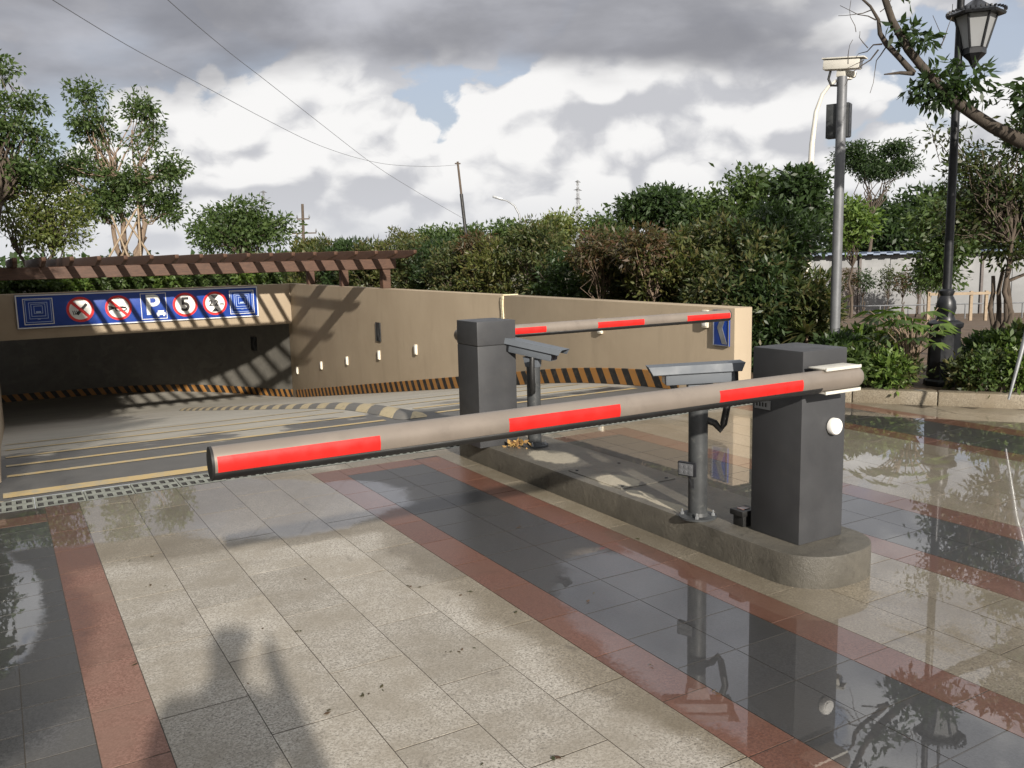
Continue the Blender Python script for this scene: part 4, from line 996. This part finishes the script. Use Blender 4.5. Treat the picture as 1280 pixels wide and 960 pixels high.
def broad(px, py, D, mat, seed, label):
    rng = np.random.default_rng(seed); c = at(px, py, D); t = empty('broad_leaf_plant', (c.x, c.y, .08), 0, label, 'plant'); g = G(); V = []; F = []; top = c.z - .08
    for k in range(26):
        q = rng.uniform(0, 6.28); ll = rng.uniform(.15, .42); e = Vector((math.cos(q) * ll, math.sin(q) * ll, top + rng.uniform(-.25, .16)))
        g.tube([(0, 0, 0), (e.x * .4, e.y * .4, e.z * .75), tuple(e)], [.008, .007, .004], 5, False)
        d = np.array([math.cos(q), math.sin(q), rng.uniform(-.4, .1)]); s = np.array([-math.sin(q), math.cos(q), 0]); S = rng.uniform(.14, .22)
        for lob in range(5):
            an = (lob - 2) * .55; dd = d * math.cos(an) + s * math.sin(an); ss = -d * math.sin(an) + s * math.cos(an); o = np.array(e); b0 = len(V)
            V += [o, o + dd * S * .5 + ss * S * .14 + np.array([0, 0, .01]), o + dd * S - np.array([0, 0, .03]), o + dd * S * .5 - ss * S * .14]; F.append((b0, b0 + 1, b0 + 2, b0 + 3))
    g.build('stem', M_BARKP, t); link_obj('foliage', mesh_np('foliage', V, F, mat), t)
broad(1140, 404, 9.9, L_BRIGHT, 4, 'fresh green plant with broad lobed leaves left of the lamp post')
broad(1100, 408, 11.2, L_MID, 5, 'darker plant with lobed leaves behind the sword leaved plants')
st_ = empty('tree_stake', at(1262, 478, 8.6), 0, 'white painted stake leaning among the kerb shrubs', 'stake')
G().tube([(0, 0, -.15), (.13, -.05, .45), (.26, -.09, .85)], [.010, .022, .026], 10).build('stake_pole', M_GALV, st_, smooth=50)

# ------------------------------------------------------------------ lamp post, camera pole, poles
lb = gnd(1178, 481, .10); lb = Vector((lb.x, lb.y, .09))
lamp = empty('street_lamp', lb, 0, 'black cast iron street lamp with tapered glass lantern', 'street lamp')
G().lathe([(.19, 0), (.19, .06), (.165, .08), (.150, .60), (.172, .62), (.178, .66), (.12, .69)], 8, rot=.39).build('plinth', M_BLACKM, lamp, bevel=.004)
G().lathe([(.10, .68), (.08, .73), (.098, .81), (.09, .88), (.06, .94), (.072, .97), (.072, .99), (.048, 1.01)], 24).build('turned_base', M_BLACKM, lamp, smooth=40)
G().lathe([(.044, 1.0), (.040, 2.6), (.032, 4.55), (.045, 4.58), (.03, 4.64), (.0, 4.72)], 20).build('column', M_BLACKM, lamp, smooth=50)
lan_c = at(1219, 40, math.hypot(lb.x, lb.y)) - lb
arm_z = 4.36
G().tube([(0, 0, arm_z - .35), (lan_c.x * .35, lan_c.y * .35, arm_z - .12), (lan_c.x * .8, lan_c.y * .8, arm_z), (lan_c.x, lan_c.y, arm_z - .06), (lan_c.x, lan_c.y, lan_c.z + .27)], .016, 8).build('arm', M_BLACKM, lamp, smooth=60)
ln = empty('lantern', lan_c); ln.parent = lamp; ln.rotation_euler = (0, 0, .2)
ring = lambda r, z: (r, z)
G().lathe([(.26, .145), (.27, .165), (.25, .18), (.17, .22), (.10, .26), (.04, .30), (.0, .33)], 6).build('roof', M_BLACKM, ln)
cr = G()
for k in range(36):
    q = 2 * math.pi * k / 36; hx = math.cos(math.pi / 6) / math.cos(((q + math.pi / 6) % (math.pi / 3)) - math.pi / 6 + 0) if False else 1
    cr.box((.255 * math.cos(q), .255 * math.sin(q), .187), (.03, .012, .02), q)
cr.build('roof_fretwork', M_BLACKM, ln)
G().lathe([(.10, -.22), (.11, -.21), (.11, -.16), (.10, -.15)], 6).build('lantern_base', M_BLACKM, ln)
G().lathe([(.0, -.36), (.02, -.33), (.05, -.27), (.10, -.222)], 6).build('finial', M_BLACKM, ln)
def m_frost():
    m, T = new_mat('frosted_glass'); finish(T, **{'Base Color': rgb(.36, .37, .38), 'Roughness': .5, 'Transmission Weight': .35}); return m
M_FROST = m_frost()
ang = [2 * math.pi * k / 6 for k in range(6)]
for k in range(6):
    a, b2_ = ang[k], ang[(k + 1) % 6]
    V = [(.10 * math.cos(a), .10 * math.sin(a), -.15), (.10 * math.cos(b2_), .10 * math.sin(b2_), -.15), (.185 * math.cos(b2_), .185 * math.sin(b2_), .15), (.185 * math.cos(a), .185 * math.sin(a), .15)]
    G().add(V, [(0, 1, 2, 3)]).build('pane', M_FROST, ln)
    G().tube([(.104 * math.cos(a), .104 * math.sin(a), -.16), (.19 * math.cos(a), .19 * math.sin(a), .155)], .011, 6).build('glazing_bar', M_BLACKM, ln)

pb = at(1043, 430, 10.4); pb.z = .07
cp = empty('camera_pole', pb, 0, 'tall grey steel pole with pale security camera and control box', 'camera pole')
ct = at(1050, 96, 10.4) - pb
G().lathe([(.12, 0), (.12, .02), (.055, .03), (.052, ct.z)], 20).build('pole', M_GALVD, cp, smooth=40)
hz = math.radians(-66)
h = empty('security_camera', (-.01, 0, ct.z + .09)); h.parent = cp; h.rotation_euler = (0, math.radians(5), hz)
G().box((0, 0, .03), (.38, .12, .10)).build('housing_body', M_OFFW, h, bevel=.012)
G().box((.015, 0, .093), (.44, .15, .014)).build('sun_visor', M_OFFW, h, bevel=.004)
G().box((.192, 0, .03), (.006, .10, .08)).build('front_window', M_GLASSD, h)
G().box((0, 0, -.05), (.09, .06, .09)).build('camera_bracket', M_OFFW, h, bevel=.006)
G().tube([(-.12, -.02, -.02), (-.14, -.02, -.10), (-.11, -.02, -.17), (-.05, -.02, -.18), (-.04, -.01, -.12)], .014, 8).build('camera_cable', M_BLACK, cp, loc=(0, 0, ct.z + .09), rot=(0, 0, hz))
h2 = empty('security_camera', (.06, .06, ct.z + .04)); h2.parent = cp; h2.rotation_euler = (0, math.radians(14), hz + .5)
G().box((.08, 0, .02), (.12, .07, .06)).build('housing_body', M_OFFW, h2, bevel=.01); G().box((.142, 0, .02), (.004, .06, .05)).build('front_window', M_GLASSD, h2)
bxz = at(1053, 150, 10.4).z - pb.z
G().box((.03, .06, bxz), (.24, .11, .36), hz).build('control_box', M_POST, cp, bevel=.008)
G().box((.03 + .24 * .5 * math.cos(hz), .06 + .12 * math.sin(hz), bxz), (.012, .10, .34), hz).build('box_door_edge', M_BLACKM, cp)

def simple_pole(name, px_b, py_b, px_t, py_t, D, r0, r1, mat, label, cat, zb=None):
    a, c = at(px_b, py_b, D), at(px_t, py_t, D)
    if zb is not None: a = a + (a - c) * ((a.z - zb) / (c.z - a.z))
    t = empty(name, a, 0, label, cat); G().tube([(0, 0, 0), tuple(c - a)], [r0, r1], 10).build('pole', mat, t, smooth=50); return t, c - a
lean, tp = simple_pole('wire_pole', 582, 290, 572, 202, 38, .07, .045, M_BARK, 'thin leaning wooden pole holding the overhead wires above the hedge', 'pole', -1.2)
for dz, L in ((-.08, .25),): G().box(tuple(tp + Vector((0, 0, dz))), (L, .04, .05)).build('crossarm', M_BARK, lean)
G().tube([tuple(tp * .52), tuple(tp * .80)], .075, 8).build('dark_band', M_BLACK, lean)
def wire(label, P):
    t = empty('overhead_wire', P[0], 0, label, 'wire'); G().tube([tuple(p - P[0]) for p in P], .0065, 5).build('cable', M_GALVD, t)
def wire_pts(pix, D0_, D1_):
    # smooth curve through the listed pixels, distance running evenly from pole to the near end
    n = len(pix); return [at(x, y, D0_ + (D1_ - D0_) * i / (n - 1)) for i, (x, y) in enumerate(pix)]
def cr_spline(pts, k=6):
    out = []
    for i in range(len(pts) - 1):
        p = [pts[max(i - 1, 0)], pts[i], pts[i + 1], pts[min(i + 2, len(pts) - 1)]]
        for j in range(k):
            t = j / k; out.append(tuple(.5 * ((2 * p[1][c]) + (-p[0][c] + p[2][c]) * t + (2 * p[0][c] - 5 * p[1][c] + 4 * p[2][c] - p[3][c]) * t * t + (-p[0][c] + 3 * p[1][c] - 3 * p[2][c] + p[3][c]) * t ** 3) for c in range(2)))
    return out + [pts[-1]]
wire('thin overhead wire sagging from the top of the leaning pole', wire_pts(cr_spline([(573, 206), (530, 208), (470, 203), (400, 182), (330, 148), (250, 105), (160, 57), (66, 0), (-60, -80)]), 38, 13))
wire('thin overhead wire running down steeply to the middle of the leaning pole', wire_pts(cr_spline([(579, 273), (520, 239), (465, 204), (400, 154), (330, 99), (280, 60), (210, 0), (120, -85)]), 38, 13))
up, tp = simple_pole('utility_pole', 380, 318, 378, 255, 75, .16, .11, M_BARK, 'distant utility pole with crossarms beyond the pergola', 'pole', -1.3)
for dz, L in ((-2.35, 2.0), (-1.2, 1.0)):
    G().box((tp.x, tp.y, tp.z + dz), (L, .1, .1), math.radians(-30)).build('crossarm', M_BARK, up)
    for s in (-1, 1): G().lathe([(.05, 0), (.08, .12), (.03, .3)], 8, (tp.x + s * L * .43, tp.y - s * L * .25, tp.z + dz + .05)).build('insulator', M_GALVD, up)
sl = empty('road_lamp', at(651, 300, 65), 0, 'distant grey road lamp with curved arm beside the leaning pole', 'street lamp')
o0 = at(651, 300, 65)
G().tube([tuple(at(x, y, 65) - o0) for x, y in ((651, 330), (651, 285), (649, 268), (643, 257), (634, 251), (626, 249))], [.11, .09, .07, .06, .05, .05], 8).build('pole', M_GALV, sl, smooth=60)
hd = at(622, 247.5, 65) - o0; G().box(tuple(hd), (.75, .3, .16), rot=Matrix.Rotation(math.radians(-30), 3, 'Z') @ Matrix.Rotation(math.radians(18), 3, 'Y')).build('lamp_head', M_GALV, sl, bevel=.03)
wl = empty('road_lamp', at(1010, 300, 30), 0, 'tall white road lamp with curved arm behind the camera pole', 'street lamp'); o0 = at(1010, 300, 30)
G().tube([tuple(at(x, y, 30) - o0) for x, y in ((1009, 340), (1011, 250), (1015, 180), (1020, 140), (1028, 118), (1036, 108), (1045, 101), (1050, 99))], [.12, .11, .085, .07, .06, .05, .045, .04], 10).build('pole', M_OFFW, wl, smooth=60)
G().box(tuple(at(1056, 98, 30) - o0), (.45, .2, .08), math.radians(-32)).build('lamp_head', M_OFFW, wl, bevel=.03)
def pylon(px, py_t, D, Hh, label):
    tpt = at(px, py_t, D); t = empty('lattice_pylon', (tpt.x, tpt.y, tpt.z - Hh), math.radians(20), label, 'pylon')
    g = G(); n = 12; wz = lambda z: .5 + 2.2 * (1 - z / Hh) ** 1.6; r = .10
    for k in range(4):
        q = math.pi / 4 + k * math.pi / 2
        g.tube([(wz(Hh * i / n) * math.cos(q), wz(Hh * i / n) * math.sin(q), Hh * i / n) for i in range(n + 1)], r, 4)
        for i in range(n):
            q2 = q + math.pi / 2; z0, z1 = Hh * i / n, Hh * (i + 1) / n
            g.tube([(wz(z0) * math.cos(q), wz(z0) * math.sin(q), z0), (wz(z1) * math.cos(q2), wz(z1) * math.sin(q2), z1)], r * .6, 4, False)
            g.tube([(wz(z1) * math.cos(q), wz(z1) * math.sin(q), z1), (wz(z0) * math.cos(q2), wz(z0) * math.sin(q2), z0)], r * .6, 4, False)
    g.build('tower_frame', M_GALVD, t)
    for z, L in ((Hh * .97, 2.4), (Hh * .86, 3.6), (Hh * .74, 3.0), (Hh * .62, 2.6)):
        G().add([(-L, -.1, z), (L, -.1, z), (0, .3, z + .8), (0, -.3, z + .8), (-L, .1, z), (L, .1, z)], [(0, 1, 3), (4, 5, 2), (0, 4, 2, 3), (1, 5, 2, 3), (0, 1, 5, 4)]).build('crossarm', M_GALVD, t)
pylon(722, 225, 420, 34, 'distant lattice pylon rising above the hedge')
pylon(329, 238, 480, 36, 'distant lattice pylon showing over the rounded tree by the utility pole')

# white hut
hutc = at(1150, 350, 38); hut = empty('site_hut', (hutc.x, hutc.y, -1.2), math.radians(-30 - 2), 'low white panel hut with grey blue roof beyond the bed', 'hut')
k_ = 38 / 1098 * 1.05
HL, HHt = 9.4, 2.42
npan = 8
G().b2((-HL / 2, .02, 0), (HL / 2, 4, HHt)).build('wall_core', M_HUT, hut)
for i in range(npan):
    xa = -HL / 2 + HL * i / npan
    if i == 1: G().b2((xa + .02, -.02, 0), (xa + HL / npan - .02, .018, 1.95)).build('door', M_HUTD, hut)
    else: G().b2((xa + .012, -.01, 0), (xa + HL / npan - .012, .018, HHt - .05)).build('wall_panel', M_HUT, hut, bevel=.004)
for i in range(0, npan + 1, 2): G().box((-HL / 2 + HL * i / npan, -.05, HHt / 2), (.09, .07, HHt)).build('frame_post', M_HUTD, hut)
rf = G()
for i in range(40):
    x0 = -HL / 2 - .3 + (HL + .6) * i / 40; x1 = -HL / 2 - .3 + (HL + .6) * (i + 1) / 40; z = HHt + (.04 if i % 2 else 0)
    rf.b2((x0, -.45, z), (x1 - .002, 4.3, z + .06))
rf.build('roof', M_HUTR, hut)
rl = empty('site_rail', at(1100, 384, 34), math.radians(-32), 'low grey rail in front of the white hut', 'railing'); rl.location.z = -1.15
for x in np.arange(-4, 7.1, 1.0): G().tube([(x, 0, 0), (x, 0, .62)], .025, 6).build('rail_post', M_GALVD, rl)
G().tube([(-4, 0, .6), (7, 0, .6)], .025, 6).build('rail', M_GALVD, rl)
for j, px in enumerate((1062, 1082, 1110, 1128, 1146, 1160, 1172)):
    bb = blob(px, 350, 35.5, 11, 17); plant('hut_sapling', (bb[0][0], bb[0][1], -1.2), [bb], (L_RUST, L_DARK, L_OLIVE)[j % 3], 400 + j, ('thin rusty leaved sapling against the white hut wall', 'thin dark green sapling against the white hut wall', 'thin olive sapling against the white hut wall')[j % 3], 'sapling', 'saplings in front of the white hut', n_clump=26, per=14, spread=.14, leaf=.14, trunk_r=.03, stems=2, limb_frac=.7)
sr = at(1195, 372, 33); sr.z = -1.2
t = empty('timber_rack', sr, math.radians(-32), 'small timber frame standing by the path near the hut', 'frame')
for x in (-.9, -.3, .5, 1.0): G().box((x, 0, .6), (.09, .09, 1.2)).build('upright', M_PROP, t)
G().box((.2, -.06, 1.12), (2.2, .05, .09)).build('crosspiece', M_PROP, t)
# far tree line on the horizon
rng = np.random.default_rng(9); P = []
for k in range(9000):
    px = rng.uniform(-200, 1500); D = rng.uniform(150, 210); hh = abs(rng.normal()) * 2.2 + .8 * (1 + math.sin(px * .05) + math.sin(px * .021)); c = at(px, 330, D); P.append((c.x, c.y, -1.3 + min(hh, 5.5) * rng.random() ** .6))
V, F = leaf_arrays(np.array(P), 1.3, rng, .7); tag(link_obj('distant_woods', mesh_np('distant_woods', V, F, L_DARK)), 'dark far tree line along the horizon', 'woods', kind='stuff')

# ------------------------------------------------------------------ things just outside the picture that throw its shadows or cut its sky light
plant('kerbside_tree', (-2.2, .8, 0), [((-2.0, 1.0, 3.6), (.9, 1.2, 1.0)), ((-1.55, 1.4, 4.3), (.9, 1.1, .8)), ((-2.3, .2, 4.5), (.9, 1.0, .8))], L_MID, 500, 'leafy tree beside the plaza whose shade falls on the ramp', 'tree', None, n_clump=150, per=40, spread=.2, leaf=.14, trunk_r=.1)
for j, (x, y) in enumerate(((-6.5, -4.5), (-5.8, .5), (-6.4, 5.0), (-5.6, 9.5), (-6.2, 14.0))):  # unseen row, added to hold back sky light from the left
    plant('sky_block_tree', (x, y, 0), [((x, y, 4.6), (2.1, 2.4, 2.6)), ((x + .5, y + .6, 6.8), (1.6, 1.8, 1.5)), ((x, y, 2.2), (1.6, 2.2, 1.4))], L_DARK, 540 + j, 'large dense unseen tree added beside the plaza to block sky light', 'tree', 'unseen trees added to block sky light', n_clump=150, per=22, spread=.42, leaf=.40, trunk_r=.16, limb_frac=.2)
for j in range(9):
    yy = 6.4 + 1.75 * j
    plant('bank_shrub', (-1.25, yy, .05), [((-1.35, yy, 1.6), (.80, 1.1, 1.5)), ((-1.4, yy + .5, 3.6 + (.5 if j > 1 else -.6)), (.95, 1.1, 1.6 if j > 1 else 1.0))], L_MID, 520 + j, 'dense tall shrub on the bank along the outer side of the ramp', 'shrub', 'shrubs along the outer ramp wall', n_clump=260, per=20, spread=.2, leaf=.26, trunk_r=.05, stems=3, limb_frac=.2, parts=('stem', 'foliage'))
# leaf litter on the island
V, F = leaf_arrays(np.array([(3.22 + rng.normal() * .05, 5.50 + rng.normal() * .06, IZ + .008 + abs(rng.normal()) * .01) for _ in range(60)]), .045, rng, .5, np.array([[0, 0, .0]]), 0)
tag(link_obj('leaf_litter', mesh_np('leaf_litter', V, F, L_DRY)), 'small heap of dry yellow leaves on the island by the camera post', 'leaves', kind='stuff')

# ------------------------------------------------------------------ the photographer, standing behind the phone; only the shadow shows
def person():
    t = empty('person', (-.15, -.31, 0), -HEAD, 'person in dark clothes holding up a phone beside the plaza tree', 'person')
    me = bpy.data.meshes.new('body'); J = [((0, 0, .95), .15, .11)]; E = []
    def add(p, r, parent, ry=None): J.append((p, r, ry or r)); E.append((parent, len(J) - 1)); return len(J) - 1
    b = add((0, 0, 1.12), .145, 0, .10); c = add((0, 0, 1.32), .17, b, .11); n = add((0, .01, 1.46), .06, c); hd = add((0, .03, 1.55), .07, n, .085); h2_ = add((0, .035, 1.63), .088, hd, .105); add((0, .03, 1.70), .06, h2_, .07)
    for s in (-1, 1):
        sh = add((s * .19, 0, 1.40), .07, c); el = add((s * .25, .10, 1.14), .055, sh); wr = add((s * .11, .27, 1.40), .036, el); hn = add((s * .085, .31, 1.47), .03, wr)
        for k in range(4): f = add((s * .080, .335, 1.46 + .02 * k), .009, hn); add((s * .055, .345, 1.47 + .02 * k), .008, f)
        th = add((s * .065, .305, 1.45), .010, hn); add((s * .045, .32, 1.44), .009, th)
        hp = add((s * .09, 0, .88), .095, 0); kn = add((s * .11, .02, .48), .062, hp); an = add((s * .12, -.01, .09), .042, kn); add((s * .13, .14, .04), .04, an)
    me.from_pydata([j[0] for j in J], E, []); o = link_obj('body', me, t); me.materials.append(M_BLACKM)
    md = o.modifiers.new('skin', 'SKIN'); md.use_smooth_shade = True
    for i, j in enumerate(J): me.skin_vertices[0].data[i].radius = (j[1], j[2])
    me.skin_vertices[0].data[0].use_root = True
    sb = o.modifiers.new('sub', 'SUBSURF'); sb.levels = sb.render_levels = 1
    ph = empty('phone', cam.location - fwd * .012, 0, 'dark phone held up by the person', 'phone'); ph.rotation_euler = cam.rotation_euler
    ph.matrix_world = Matrix.LocRotScale(cam.location - fwd * .012, M.to_quaternion(), None)
    G().box((-.05, -.02, 0), (.15, .072, .008)).build('phone_body', M_BLACKM, ph, bevel=.003)
person()

rng = np.random.default_rng(21); P = []
for k in range(46):
    px, py = rng.uniform(150, 1000), rng.uniform(640, 955); q = gnd(px, py, .002)
    if q.x < .35 or (q.x > 1.87 and rng.random() < .7) or q.x > 2.9: continue
    for _ in range(rng.integers(1, 4)): P.append((q.x + rng.normal() * .012, q.y + rng.normal() * .012, .0025 + rng.random() * .002))
P = np.array(P); V, F = leaf_arrays(P, .026, rng, .55, None, 0); V = V.reshape(-1, 4, 3); V[:, :, 2] = P[:, None, 2] + (V[:, :, 2] - P[:, None, 2]) * .12; V = np.maximum(V, np.array([-99, -99, .0012])).reshape(-1, 3)
tag(link_obj('leaf_debris', mesh_np('leaf_debris', V, F, L_RUST)), 'small brown leaf scraps scattered over the paving', 'leaves', kind='stuff')
